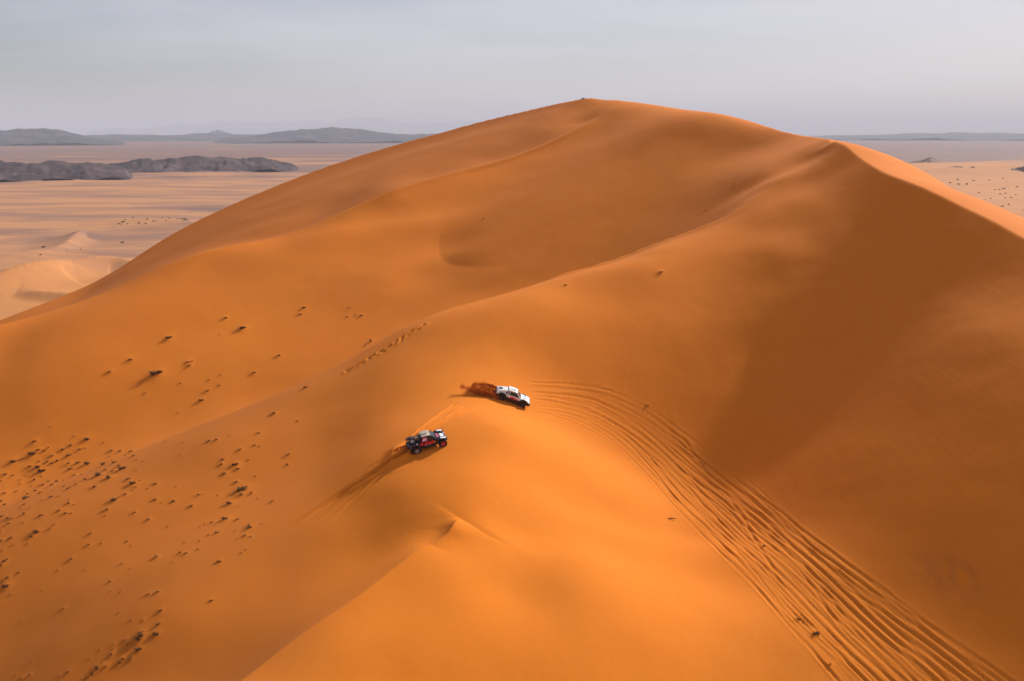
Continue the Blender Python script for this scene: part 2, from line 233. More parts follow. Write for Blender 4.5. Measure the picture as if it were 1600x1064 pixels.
25.00,120.00,-40.602,32.50,55.00,-47.930,30.00,60.00,-47.382,30.00,70.00,-44.788,32.50,85.00,-40.748,30.00,90.00,-41.128,32.50,95.00,-39.571,30.00,100.00,-40.779,
32.50,105.00,-38.912,30.00,110.00,-40.252,32.50,115.00,-38.215,35.00,60.00,-46.120,37.50,65.00,-43.986,35.00,70.00,-43.480,37.50,75.00,-41.180,35.00,80.00,-40.908,
37.50,85.00,-38.352,35.00,90.00,-38.694,37.50,95.00,-36.418,37.50,105.00,-35.444,35.00,110.00,-37.005,37.50,115.00,-35.011,40.00,70.00,-41.552,42.50,75.00,-38.729,
40.00,80.00,-38.452,42.50,85.00,-35.677,42.50,95.00,-33.355,40.00,100.00,-34.156,42.50,105.00,-32.058,40.00,110.00,-33.529,42.50,115.00,-31.441,47.50,75.00,-36.207,
45.00,80.00,-35.852,47.50,85.00,-33.023,45.00,90.00,-33.023,47.50,95.00,-30.451,45.00,100.00,-30.998,47.50,105.00,-28.739,45.00,110.00,-29.970,47.50,115.00,-27.823,
52.50,85.00,-30.374,50.00,90.00,-30.291,52.50,95.00,-27.648,52.50,105.00,-25.660,50.00,110.00,-26.518,57.50,95.00,-25.154,55.00,100.00,-25.238,57.50,105.00,-22.893,
55.00,110.00,-23.368,60.00,100.00,-22.979,62.50,105.00,-21.065,-169.20,292.00,-78.282,-162.00,277.60,-70.153,-165.60,284.80,-74.203,-162.00,292.00,-74.177,-165.60,299.20,-78.321,
-158.40,270.40,-65.921,-154.80,277.60,-65.879,-158.40,284.80,-70.074,-154.80,292.00,-69.797,-158.40,299.20,-73.969,-154.80,306.40,-73.550,-151.20,256.00,-57.462,-147.60,263.20,-57.144,
-151.20,270.40,-61.477,-147.60,277.60,-61.178,-151.20,284.80,-65.563,-147.60,292.00,-64.993,-151.20,299.20,-69.291,-147.60,306.40,-68.560,-144.00,256.00,-53.829,-144.00,270.40,-56.748,
-140.40,277.60,-56.087,-144.00,284.80,-60.559,-140.40,292.00,-59.679,-144.00,299.20,-64.181,-140.40,306.40,-63.072,-133.20,234.40,-49.386,-136.80,241.60,-51.176,-133.20,248.80,-49.905,
-136.80,284.80,-55.162,-133.20,292.00,-53.896,-136.80,299.20,-58.502,-133.20,306.40,-56.888,-136.80,313.60,-61.597,-126.00,220.00,-45.649,-129.60,227.20,-47.231,-126.00,234.40,-47.134,
-129.60,241.60,-48.778,-126.00,248.80,-47.685,-126.00,277.60,-47.299,-129.60,284.80,-49.886,-126.00,292.00,-47.990,-126.00,306.40,-49.975,-129.60,313.60,-54.850,-118.80,205.60,-46.725,
-122.40,212.80,-45.506,-122.40,227.20,-45.464,-118.80,234.40,-45.068,-122.40,241.60,-46.482,-118.80,248.80,-45.301,-122.40,256.00,-46.393,-118.80,263.20,-44.796,-122.40,284.80,-45.220,
-122.40,299.20,-45.558,-118.80,306.40,-42.858,-122.40,313.60,-47.513,-115.20,198.40,-48.421,-111.60,205.60,-46.041,-115.20,212.80,-44.836,-111.60,220.00,-43.164,-115.20,227.20,-43.833,
-111.60,234.40,-42.961,-115.20,241.60,-44.107,-111.60,248.80,-42.550,-115.20,256.00,-43.655,-111.60,263.20,-41.332,-115.20,270.40,-42.010,-111.60,277.60,-39.187,-115.20,299.20,-39.603,
-111.60,306.40,-36.799,-115.20,313.60,-40.349,-111.60,320.80,-38.380,-108.00,184.00,-51.656,-104.40,191.20,-48.602,-108.00,198.40,-47.295,-104.40,205.60,-44.214,-108.00,212.80,-43.331,
-104.40,220.00,-41.303,-104.40,234.40,-40.581,-108.00,241.60,-41.488,-104.40,248.80,-39.533,-108.00,256.00,-40.500,-104.40,263.20,-38.159,-108.00,270.40,-38.568,-104.40,277.60,-35.830,
-108.00,284.80,-36.783,-104.40,292.00,-34.185,-108.00,313.60,-34.477,-100.80,169.60,-55.688,-97.20,176.80,-52.207,-97.20,191.20,-46.833,-100.80,198.40,-45.336,-97.20,205.60,-42.452,
-100.80,212.80,-41.413,-97.20,220.00,-39.337,-100.80,227.20,-39.800,-97.20,234.40,-37.850,-100.80,241.60,-38.575,-97.20,248.80,-36.433,-100.80,256.00,-37.417,-97.20,263.20,-35.315,
-100.80,270.40,-35.681,-97.20,277.60,-33.003,-100.80,284.80,-33.197,-97.20,292.00,-30.735,-100.80,299.20,-31.593,-97.20,306.40,-29.266,-100.80,313.60,-30.336,-97.20,320.80,-28.467,
-100.80,328.00,-31.677,-90.00,162.40,-56.711,-93.60,169.60,-54.561,-90.00,176.80,-50.870,-93.60,184.00,-48.630,-90.00,191.20,-45.568,-93.60,198.40,-43.904,-90.00,205.60,-41.263,
-93.60,212.80,-39.893,-90.00,220.00,-37.707,-93.60,227.20,-37.468,-93.60,241.60,-35.520,-90.00,248.80,-33.483,-93.60,256.00,-34.506,-90.00,263.20,-32.654,-93.60,270.40,-33.069,
-90.00,277.60,-30.437,-93.60,284.80,-30.277,-90.00,292.00,-27.794,-93.60,299.20,-28.293,-90.00,306.40,-26.211,-90.00,320.80,-25.138,-86.40,155.20,-58.087,-82.80,162.40,-55.645,
-86.40,169.60,-53.466,-82.80,176.80,-50.072,-86.40,184.00,-47.588,-82.80,191.20,-44.734,-86.40,198.40,-42.924,-82.80,205.60,-40.344,-86.40,212.80,-38.755,-82.80,220.00,-36.535,
-86.40,227.20,-35.579,-82.80,234.40,-33.085,-86.40,241.60,-32.726,-82.80,248.80,-31.076,-86.40,256.00,-31.911,-82.80,263.20,-30.201,-86.40,270.40,-30.500,-82.80,277.60,-27.993,
-86.40,284.80,-27.687,-82.80,292.00,-25.231,-86.40,299.20,-25.334,-82.80,306.40,-23.310,-86.40,313.60,-24.173,-82.80,320.80,-22.212,-86.40,328.00,-23.529,-75.60,133.60,-54.619,
-79.20,140.80,-56.961,-75.60,148.00,-56.168,-79.20,155.20,-56.703,-75.60,162.40,-54.454,-79.20,169.60,-52.649,-75.60,176.80,-49.416,-79.20,184.00,-46.874,-75.60,191.20,-44.170,
-79.20,198.40,-42.195,-75.60,205.60,-39.626,-79.20,212.80,-37.891,-75.60,220.00,-35.639,-79.20,227.20,-34.335,-75.60,234.40,-32.006,-75.60,248.80,-29.578,-79.20,256.00,-29.845,
-75.60,263.20,-27.970,-79.20,270.40,-28.018,-75.60,277.60,-25.727,-79.20,284.80,-25.306,-75.60,292.00,-22.993,-79.20,299.20,-22.727,-75.60,306.40,-20.662,-79.20,313.60,-21.364,
-75.60,320.80,-19.450,-79.20,328.00,-20.440,-75.60,335.20,-19.110,-72.00,126.40,-51.748,-68.40,133.60,-51.358,-72.00,140.80,-54.140,-68.40,148.00,-53.563,-72.00,155.20,-54.857,
-68.40,162.40,-53.011,-72.00,169.60,-51.766,-68.40,176.80,-48.686,-72.00,184.00,-46.294,-68.40,191.20,-43.538,-72.00,198.40,-41.595,-68.40,205.60,-39.052,-72.00,212.80,-37.185,
-68.40,220.00,-34.743,-72.00,227.20,-33.351,-68.40,234.40,-30.790,-68.40,248.80,-28.698,-72.00,256.00,-28.207,-68.40,263.20,-25.778,-72.00,270.40,-25.727,-68.40,277.60,-23.594,
-72.00,284.80,-23.148,-68.40,292.00,-20.856,-72.00,299.20,-20.443,-68.40,306.40,-18.258,-72.00,313.60,-18.757,-68.40,320.80,-16.896,-72.00,328.00,-17.735,-68.40,335.20,-16.203,
-64.80,112.00,-47.244,-61.20,119.20,-46.104,-64.80,126.40,-48.455,-61.20,133.60,-48.062,-64.80,140.80,-51.029,-61.20,148.00,-50.770,-64.80,155.20,-52.648,-61.20,162.40,-51.468,
-64.80,169.60,-50.721,-61.20,176.80,-47.880,-64.80,184.00,-45.652,-61.20,191.20,-42.960,-64.80,198.40,-41.055,-61.20,205.60,-38.547,-64.80,212.80,-36.517,-61.20,220.00,-33.838,
-64.80,227.20,-32.099,-61.20,234.40,-29.569,-64.80,241.60,-29.067,-64.80,256.00,-26.676,-61.20,263.20,-24.115,-64.80,270.40,-23.734,-61.20,277.60,-21.533,-64.80,284.80,-21.042,
-61.20,292.00,-18.707,-64.80,299.20,-18.337,-61.20,306.40,-16.058,-64.80,313.60,-16.318,-61.20,320.80,-14.500,-64.80,328.00,-15.183,-57.60,112.00,-44.819,-54.00,119.20,-43.665,
-57.60,126.40,-45.382,-54.00,133.60,-44.943,-57.60,140.80,-47.918,-54.00,148.00,-47.945,-57.60,155.20,-50.398,-54.00,162.40,-49.617,-57.60,169.60,-49.474,-54.00,176.80,-46.961,
-57.60,184.00,-44.961,-54.00,191.20,-42.364,-57.60,198.40,-40.527,-54.00,205.60,-38.057,-57.60,212.80,-35.931,-54.00,220.00,-33.066,-57.60,227.20,-30.988,-54.00,234.40,-28.451,
-57.60,241.60,-27.959,-57.60,256.00,-25.477,-54.00,263.20,-22.877,-57.60,270.40,-22.119,-54.00,277.60,-19.654,-57.60,284.80,-19.030,-54.00,292.00,-16.588,-57.60,299.20,-16.357,
-54.00,306.40,-14.000,-57.60,313.60,-14.068,-54.00,320.80,-12.303,-57.60,328.00,-12.825,-46.80,119.20,-41.686,-50.40,126.40,-42.663,-46.80,133.60,-42.039,-50.40,140.80,-44.864,
-46.80,148.00,-44.990,-50.40,155.20,-47.914,-46.80,162.40,-47.570,-50.40,169.60,-48.157,-46.80,176.80,-45.880,-50.40,184.00,-44.203,-50.40,198.40,-39.973,-46.80,205.60,-37.371,
-50.40,212.80,-35.283,-46.80,220.00,-32.329,-50.40,227.20,-30.160,-46.80,234.40,-27.422,-50.40,241.60,-26.176,-46.80,248.80,-24.501,-46.80,263.20,-20.736,-50.40,270.40,-20.307,
-46.80,277.60,-17.415,-50.40,284.80,-16.976,-46.80,292.00,-14.623,-50.40,299.20,-14.413,-46.80,306.40,-12.019,-50.40,313.60,-11.973,-46.80,320.80,-10.177,-50.40,328.00,-10.655,
-46.80,335.20,-9.234,-39.60,119.20,-39.962,-43.20,126.40,-40.281,-39.60,133.60,-39.362,-43.20,140.80,-41.817,-39.60,148.00,-41.837,-43.20,155.20,-45.141,-39.60,162.40,-45.132,
-43.20,169.60,-46.623,-39.60,176.80,-44.481,-43.20,184.00,-43.302,-39.60,191.20,-40.831,-43.20,198.40,-39.202,-39.60,205.60,-36.413,-43.20,212.80,-34.426,-39.60,220.00,-31.510,
-43.20,227.20,-29.493,-39.60,234.40,-26.760,-43.20,241.60,-24.960,-39.60,263.20,-18.448,-43.20,270.40,-17.694,-39.60,277.60,-14.895,-43.20,284.80,-14.825,-39.60,292.00,-12.393,
-43.20,299.20,-12.310,-39.60,306.40,-9.986,-43.20,313.60,-9.852,-39.60,320.80,-7.914,-43.20,328.00,-8.519,-39.60,335.20,-7.191,-36.00,126.40,-38.447,-32.40,133.60,-36.961,
-36.00,140.80,-38.794,-36.00,155.20,-41.988,-32.40,162.40,-42.263,-36.00,169.60,-44.548,-32.40,176.80,-42.850,-36.00,184.00,-42.124,-32.40,191.20,-39.789,-36.00,198.40,-38.256,
-32.40,205.60,-35.316,-36.00,212.80,-33.362,-32.40,220.00,-30.559,-36.00,227.20,-28.905,-32.40,234.40,-26.107,-36.00,241.60,-24.202,-32.40,248.80,-22.260,-36.00,256.00,-20.703,
-36.00,270.40,-15.282,-32.40,277.60,-13.272,-36.00,284.80,-12.731,-32.40,292.00,-10.502,-36.00,299.20,-10.165,-32.40,306.40,-7.994,-36.00,313.60,-7.671,-32.40,320.80,-5.849,
-36.00,328.00,-6.453,-32.40,335.20,-5.210,-28.80,126.40,-37.022,-25.20,133.60,-34.743,-28.80,140.80,-35.767,-25.20,148.00,-34.549,-28.80,155.20,-38.298,-25.20,162.40,-38.537,
-25.20,176.80,-40.370,-28.80,184.00,-40.655,-25.20,191.20,-38.457,-28.80,198.40,-37.126,-25.20,205.60,-34.271,-28.80,212.80,-32.274,-25.20,220.00,-29.602,-28.80,227.20,-28.106,
-28.80,241.60,-23.365,-25.20,248.80,-21.245,-28.80,256.00,-19.633,-25.20,263.20,-16.543,-28.80,270.40,-14.386,-25.20,277.60,-12.369,-28.80,284.80,-11.205,-25.20,292.00,-8.918,
-28.80,299.20,-8.264,-25.20,306.40,-6.051,-28.80,313.60,-5.672,-25.20,320.80,-3.884,-28.80,328.00,-4.453,-25.20,335.20,-3.257,-28.80,342.40,-4.243,-21.60,126.40,-34.893,
-18.00,133.60,-32.018,-18.00,148.00,-30.525,-21.60,155.20,-34.039,-18.00,162.40,-34.162,-21.60,169.60,-38.077,-18.00,176.80,-36.963,-21.60,184.00,-38.597,-18.00,191.20,-36.893,
-21.60,198.40,-35.852,-18.00,205.60,-33.028,-21.60,212.80,-31.559,-18.00,220.00,-28.354,-21.60,227.20,-27.122,-18.00,234.40,-24.279,-21.60,241.60,-22.415,-18.00,248.80,-20.250,
-21.60,256.00,-18.785,-18.00,263.20,-15.855,-18.00,277.60,-11.238,-21.60,284.80,-9.969,-18.00,292.00,-7.568,-21.60,299.20,-6.482,-18.00,306.40,-4.121,-21.60,313.60,-3.706,
-18.00,320.80,-1.802,-21.60,328.00,-2.412,-18.00,335.20,-1.293,-14.40,126.40,-32.546,-10.80,133.60,-30.323,-14.40,140.80,-29.468,-10.80,148.00,-27.645,-14.40,155.20,-30.131,
-10.80,162.40,-30.685,-14.40,169.60,-34.184,-10.80,176.80,-34.928,-14.40,184.00,-36.517,-10.80,191.20,-35.206,-14.40,198.40,-34.400,-10.80,205.60,-31.242,-14.40,212.80,-29.850,
-10.80,220.00,-26.383,-14.40,227.20,-25.989,-14.40,241.60,-21.314,-10.80,248.80,-18.826,-14.40,256.00,-17.777,-10.80,263.20,-14.854,-10.80,277.60,-10.285,-14.40,284.80,-8.727,
-10.80,292.00,-6.197,-14.40,299.20,-4.837,-10.80,306.40,-2.442,-14.40,313.60,-1.731,-10.80,320.80,0.153,-14.40,328.00,-0.417,-10.80,335.20,0.563,-14.40,342.40,-0.470,
-7.20,126.40,-31.743,-3.60,133.60,-29.831,-7.20,140.80,-27.821,-3.60,148.00,-26.030,-7.20,155.20,-27.456,-3.60,162.40,-28.084,-7.20,169.60,-31.993,-3.60,176.80,-33.535,
-7.20,184.00,-35.070,-3.60,191.20,-33.828,-7.20,198.40,-32.762,-3.60,205.60,-29.151,-3.60,220.00,-24.360,-7.20,227.20,-23.553,-3.60,234.40,-20.340,-7.20,241.60,-19.526,
-3.60,248.80,-16.761,-7.20,256.00,-16.165,-3.60,263.20,-13.440,-7.20,270.40,-12.208,-7.20,284.80,-7.932,-3.60,292.00,-4.821,-7.20,299.20,-3.327,-3.60,306.40,-0.843,
-7.20,313.60,0.070,-3.60,320.80,1.941,-7.20,328.00,1.413,-7.20,342.40,1.153,-0.00,126.40,-33.092,3.60,133.60,-30.948,-0.00,140.80,-26.959,3.60,148.00,-24.984,
-0.00,155.20,-25.559,3.60,162.40,-25.766,-0.00,169.60,-29.573,3.60,176.80,-31.459,-0.00,184.00,-33.676,3.60,191.20,-32.250,-0.00,198.40,-31.104,3.60,205.60,-27.490,
-0.00,212.80,-25.826,3.60,220.00,-22.251,-0.00,227.20,-21.076,3.60,234.40,-17.815,-0.00,241.60,-17.196,3.60,248.80,-14.318,-0.00,256.00,-14.050,3.60,263.20,-11.468,
-0.00,270.40,-10.859,3.60,277.60,-8.165,-0.00,284.80,-6.730,3.60,292.00,-3.511,-0.00,299.20,-1.962,3.60,306.40,0.906,-0.00,313.60,1.710,3.60,320.80,3.712,
-0.00,328.00,3.104,7.20,126.40,-35.736,10.80,133.60,-32.086,10.80,148.00,-25.064,7.20,155.20,-23.966,10.80,176.80,-29.305,7.20,184.00,-31.799,10.80,191.20,-30.184,
7.20,198.40,-29.300,10.80,205.60,-25.648,7.20,212.80,-23.840,10.80,220.00,-20.135,7.20,227.20,-18.751,7.20,241.60,-14.696,10.80,248.80,-11.717,7.20,256.00,-11.574,
10.80,263.20,-8.927,7.20,270.40,-8.837,10.80,277.60,-6.300,10.80,292.00,-1.850,7.20,299.20,-0.102,10.80,306.40,2.610,7.20,313.60,3.482,10.80,320.80,5.483,
7.20,328.00,4.741,10.80,335.20,5.321,7.20,342.40,3.499,14.40,126.40,-37.516,18.00,133.60,-32.903,14.40,140.80,-28.116,18.00,148.00,-24.835,14.40,155.20,-22.631,
18.00,162.40,-21.854,18.00,176.80,-26.944,14.40,184.00,-29.468,18.00,191.20,-27.534,14.40,198.40,-27.123,18.00,205.60,-23.496,14.40,212.80,-21.853,18.00,220.00,-18.188,
14.40,227.20,-16.572,18.00,234.40,-13.184,14.40,241.60,-12.256,18.00,248.80,-9.141,14.40,256.00,-8.873,18.00,263.20,-6.069,14.40,270.40,-6.356,18.00,277.60,-3.889,
14.40,299.20,1.469,18.00,306.40,4.163,14.40,313.60,5.182,18.00,320.80,6.848,18.00,335.20,6.305,25.20,133.60,-33.162,21.60,140.80,-28.434,21.60,155.20,-21.472,
25.20,162.40,-19.791,21.60,169.60,-22.891,25.20,176.80,-23.823,21.60,184.00,-26.477,25.20,191.20,-24.128,21.60,198.40,-24.377,25.20,205.60,-20.910,21.60,212.80,-19.819,
25.20,220.00,-16.138,25.20,234.40,-11.025,21.60,241.60,-9.882,25.20,248.80,-6.578,21.60,256.00,-6.081,25.20,263.20,-3.065,21.60,270.40,-3.528,25.20,277.60,-0.961,
21.60,284.80,-1.102,25.20,292.00,2.104,21.60,299.20,2.703,25.20,306.40,5.969,21.60,313.60,6.463,25.20,320.80,8.108,21.60,342.40,3.657,28.80,126.40,-36.654,
32.40,133.60,-32.286,28.80,140.80,-28.440,32.40,148.00,-24.272,28.80,155.20,-21.108,32.40,162.40,-18.469,28.80,169.60,-19.976,32.40,176.80,-20.092,28.80,184.00,-22.623,
28.80,198.40,-20.979,32.40,205.60,-17.809,28.80,212.80,-17.413,32.40,220.00,-13.800,28.80,227.20,-12.473,32.40,234.40,-8.804,28.80,241.60,-7.549,32.40,248.80,-3.951,
28.80,256.00,-3.178,32.40,263.20,-0.019,28.80,270.40,-0.475,32.40,277.60,2.237,28.80,284.80,1.933,32.40,292.00,4.779,32.40,306.40,7.352,28.80,313.60,7.886,
32.40,335.20,2.752,28.80,342.40,1.443,36.00,126.40,-33.891,39.60,133.60,-29.886,36.00,140.80,-27.346,39.60,148.00,-22.807,39.60,162.40,-17.191,36.00,169.60,-17.293,
36.00,184.00,-17.918,39.60,191.20,-15.452,36.00,198.40,-17.088,39.60,205.60,-14.012,36.00,212.80,-14.437,39.60,220.00,-11.030,36.00,227.20,-10.185,39.60,234.40,-6.528,
36.00,241.60,-5.168,39.60,248.80,-1.313,36.00,256.00,-0.214,39.60,263.20,2.957,36.00,270.40,2.706,39.60,277.60,4.733,36.00,284.80,4.634,39.60,292.00,6.093,
36.00,299.20,6.799,36.00,313.60,7.095,39.60,320.80,3.196,36.00,328.00,3.169,39.60,335.20,-2.702,46.80,119.20,-27.991,43.20,126.40,-29.602,46.80,133.60,-25.420,
43.20,140.80,-24.803,46.80,148.00,-20.382,43.20,155.20,-18.343,46.80,162.40,-15.114,43.20,169.60,-14.474,46.80,176.80,-12.023,43.20,184.00,-13.063,46.80,191.20,-11.016,
43.20,198.40,-12.629,46.80,205.60,-9.581,43.20,212.80,-10.820,46.80,220.00,-8.101,43.20,227.20,-7.800,46.80,234.40,-4.235,43.20,241.60,-2.794,46.80,248.80,1.181,
43.20,256.00,2.505,46.80,263.20,4.630,43.20,270.40,4.846,46.80,277.60,5.162,43.20,284.80,5.594,43.20,299.20,5.518,46.80,306.40,2.174,46.80,320.80,-2.820,
46.80,335.20,-8.926,54.00,119.20,-23.114,50.40,126.40,-24.521,50.40,140.80,-20.956,54.00,148.00,-16.805,50.40,155.20,-16.254,54.00,162.40,-12.449,50.40,169.60,-11.688,
54.00,176.80,-9.248,50.40,184.00,-9.062,54.00,191.20,-7.418,50.40,198.40,-7.928,54.00,205.60,-5.774,50.40,212.80,-7.178,54.00,220.00,-5.272,50.40,227.20,-5.462,
54.00,234.40,-1.991,50.40,241.60,-0.405,54.00,248.80,2.408,50.40,256.00,3.872,54.00,263.20,3.460,50.40,270.40,4.523,54.00,292.00,0.037,50.40,299.20,1.304,
54.00,306.40,-4.149,54.00,320.80,-9.591,50.40,328.00,-9.134,54.00,335.20,-15.387,57.60,112.00,-21.780,61.20,119.20,-19.343,57.60,126.40,-19.819,61.20,133.60,-16.418,
57.60,140.80,-16.595,61.20,148.00,-13.175,57.60,155.20,-13.029,61.20,162.40,-10.048,57.60,169.60,-9.425,57.60,184.00,-6.464,57.60,198.40,-5.013,61.20,205.60,-3.411,
57.60,212.80,-4.258,61.20,220.00,-2.994,57.60,227.20,-3.079,61.20,234.40,-0.869,57.60,241.60,0.585,57.60,270.40,0.606,61.20,277.60,-4.062,57.60,284.80,-1.724,
61.20,292.00,-7.439,61.20,306.40,-11.890,57.60,313.60,-10.480,61.20,320.80,-16.869,57.60,328.00,-15.927,61.20,335.20,-22.176,64.80,112.00,-19.289,64.80,126.40,-16.685,
68.40,148.00,-11.504,64.80,184.00,-4.629,68.40,205.60,-2.654,64.80,212.80,-2.610,68.40,220.00,-2.398,68.40,234.40,-2.645,64.80,241.60,-1.661,68.40,248.80,-5.691,
64.80,256.00,-4.063,64.80,270.40,-6.886,68.40,277.60,-12.945,64.80,284.80,-10.019,68.40,292.00,-16.491,64.80,299.20,-13.902,64.80,313.60,-18.374,68.40,320.80,-24.685,
64.80,328.00,-23.176,68.40,335.20,-29.348,72.00,126.40,-15.740,75.60,133.60,-14.725,75.60,148.00,-12.155,75.60,162.40,-10.083,72.00,169.60,-8.368,72.00,184.00,-5.396,
72.00,198.40,-3.510,75.60,205.60,-3.835,72.00,212.80,-2.845,75.60,220.00,-3.966,72.00,227.20,-3.283,75.60,234.40,-6.368,72.00,241.60,-6.231,75.60,248.80,-12.025,
72.00,256.00,-11.608,75.60,263.20,-18.116,72.00,270.40,-15.928,75.60,277.60,-22.235,72.00,284.80,-19.427,75.60,292.00,-25.823,72.00,299.20,-22.960,75.60,306.40,-29.172,
72.00,313.60,-26.721,75.60,320.80,-32.781,72.00,328.00,-30.843,75.60,335.20,-36.754,82.80,148.00,-14.720,82.80,162.40,-12.960,79.20,169.60,-10.587,82.80,176.80,-11.423,
79.20,184.00,-8.128,82.80,191.20,-8.613,79.20,198.40,-5.689,82.80,205.60,-6.761,79.20,212.80,-4.988,82.80,220.00,-7.259,79.20,227.20,-6.599,82.80,234.40,-11.114,
79.20,241.60,-11.617,82.80,248.80,-18.241,79.20,256.00,-18.776,82.80,263.20,-25.572,79.20,270.40,-24.497,82.80,277.60,-30.761,79.20,284.80,-28.562,82.80,292.00,-34.555,
79.20,299.20,-31.886,82.80,306.40,-37.627,79.20,313.60,-35.093,82.80,320.80,-40.744,79.20,328.00,-38.607,82.80,335.20,-44.124,90.00,148.00,-18.777,86.40,155.20,-15.661,
90.00,162.40,-17.160,86.40,169.60,-14.374,86.40,184.00,-12.327,90.00,191.20,-13.260,86.40,198.40,-9.540,90.00,205.60,-10.993,86.40,212.80,-8.636,90.00,220.00,-11.642,
86.40,227.20,-11.013,90.00,234.40,-16.285,86.40,241.60,-17.192,90.00,248.80,-24.119,86.40,256.00,-25.296,90.00,263.20,-32.167,86.40,270.40,-32.060,90.00,277.60,-38.191,
86.40,284.80,-36.763,90.00,292.00,-42.350,86.40,299.20,-40.155,90.00,306.40,-45.415,86.40,313.60,-43.071,90.00,320.80,-48.235,86.40,328.00,-46.120,97.20,162.40,-22.091,
97.20,176.80,-21.037,97.20,191.20,-18.495,97.20,205.60,-15.982,93.60,212.80,-13.250,97.20,220.00,-16.607,93.60,227.20,-15.985,97.20,234.40,-21.561,93.60,241.60,-22.682,
97.20,248.80,-29.610,93.60,256.00,-31.196,97.20,263.20,-37.979,93.60,270.40,-38.611,97.20,277.60,-44.563,93.60,284.80,-43.893,97.20,292.00,-49.130,93.60,299.20,-47.527,
97.20,306.40,-52.346,93.60,313.60,-50.371,97.20,320.80,-55.038,93.60,328.00,-53.106,100.80,169.60,-24.182,104.40,176.80,-26.220,100.80,184.00,-22.619,104.40,191.20,-23.978,
100.80,198.40,-19.724,104.40,205.60,-21.313,100.80,212.80,-18.361,104.40,220.00,-21.824,100.80,227.20,-21.178,104.40,234.40,-26.788,100.80,241.60,-27.975,104.40,248.80,-34.728,
100.80,256.00,-36.536,104.40,263.20,-43.113,100.80,270.40,-44.269,104.40,277.60,-50.003,100.80,284.80,-49.996,104.40,292.00,-54.926,100.80,299.20,-53.935,104.40,306.40,-58.362,
100.80,313.60,-56.846,104.40,320.80,-61.055,100.80,328.00,-59.419,108.00,184.00,-28.044,111.60,191.20,-29.601,108.00,198.40,-25.259,111.60,205.60,-26.774,108.00,212.80,-23.672,
111.60,220.00,-27.142,108.00,227.20,-26.426,111.60,234.40,-31.923,108.00,241.60,-33.047,111.60,248.80,-39.515,108.00,256.00,-41.390,111.60,263.20,-47.677,108.00,270.40,-49.171,
111.60,277.60,-54.651,108.00,284.80,-55.177,111.60,292.00,-59.825,108.00,299.20,-59.403,111.60,306.40,-63.486,108.00,313.60,-62.459,111.60,320.80,-66.268,115.20,198.40,-30.889,
118.80,205.60,-32.340,115.20,212.80,-29.090,118.80,220.00,-32.570,115.20,227.20,-31.689,118.80,234.40,-36.978,115.20,241.60,-37.918,118.80,248.80,-44.021,115.20,256.00,-45.833,
118.80,263.20,-51.765,115.20,270.40,-53.441,118.80,277.60,-58.630,115.20,284.80,-59.556,118.80,292.00,-63.930,115.20,299.20,-64.004,118.80,306.40,-67.781,115.20,313.60,-67.231,
118.80,320.80,-70.700,126.00,205.60,-38.122,122.40,212.80,-34.711,126.00,220.00,-38.156,122.40,227.20,-36.989,126.00,234.40,-41.968,122.40,241.60,-42.621,126.00,248.80,-48.284,
122.40,256.00,-49.929,126.00,263.20,-55.450,122.40,270.40,-57.184,126.00,277.60,-62.047,122.40,284.80,-63.251,126.00,292.00,-67.346,122.40,299.20,-67.831,126.00,306.40,-71.329,
122.40,313.60,-71.221,126.00,320.80,-74.399,133.20,220.00,-43.823,129.60,227.20,-42.319,133.20,234.40,-46.870,129.60,241.60,-47.167,133.20,248.80,-52.321,129.60,256.00,-53.724,
133.20,263.20,-58.788,129.60,270.40,-60.481,133.20,277.60,-64.986,129.60,284.80,-66.362,133.20,292.00,-70.171,129.60,299.20,-70.977,133.20,306.40,-74.214,129.60,313.60,-74.499,
140.40,234.40,-51.621,136.80,241.60,-51.539,140.40,248.80,-56.126,136.80,256.00,-57.243,140.40,263.20,-61.814,136.80,270.40,-63.395,140.40,277.60,-67.516,136.80,284.80,-68.975,
140.40,292.00,-72.486,136.80,299.20,-73.532,140.40,306.40,-76.516,136.80,313.60,-77.136,144.00,241.60,-55.693,147.60,248.80,-59.678,144.00,256.00,-60.493,147.60,263.20,-64.550,
144.00,270.40,-65.971,147.60,277.60,-69.689,144.00,284.80,-71.160,147.60,292.00,-74.360,144.00,299.20,-75.573,147.60,306.40,-78.305,151.20,256.00,-63.474,154.80,263.20,-67.010,
151.20,270.40,-68.242,154.80,277.60,-71.544,151.20,284.80,-72.973,154.80,292.00,-75.850,151.20,299.20,-77.166,154.80,306.40,-79.643,158.40,270.40,-70.232,162.00,277.60,-73.112,
158.40,284.80,-74.456,162.00,292.00,-77.001,158.40,299.20,-78.366,162.00,306.40,-80.580,169.20,277.60,-74.416,165.60,284.80,-75.645,169.20,292.00,-77.848,165.60,299.20,-79.218,
176.40,292.00,-78.416""".split(",")]).reshape(-1, 3)   # surveyed heights of the dune (x, y, z below the helicopter)

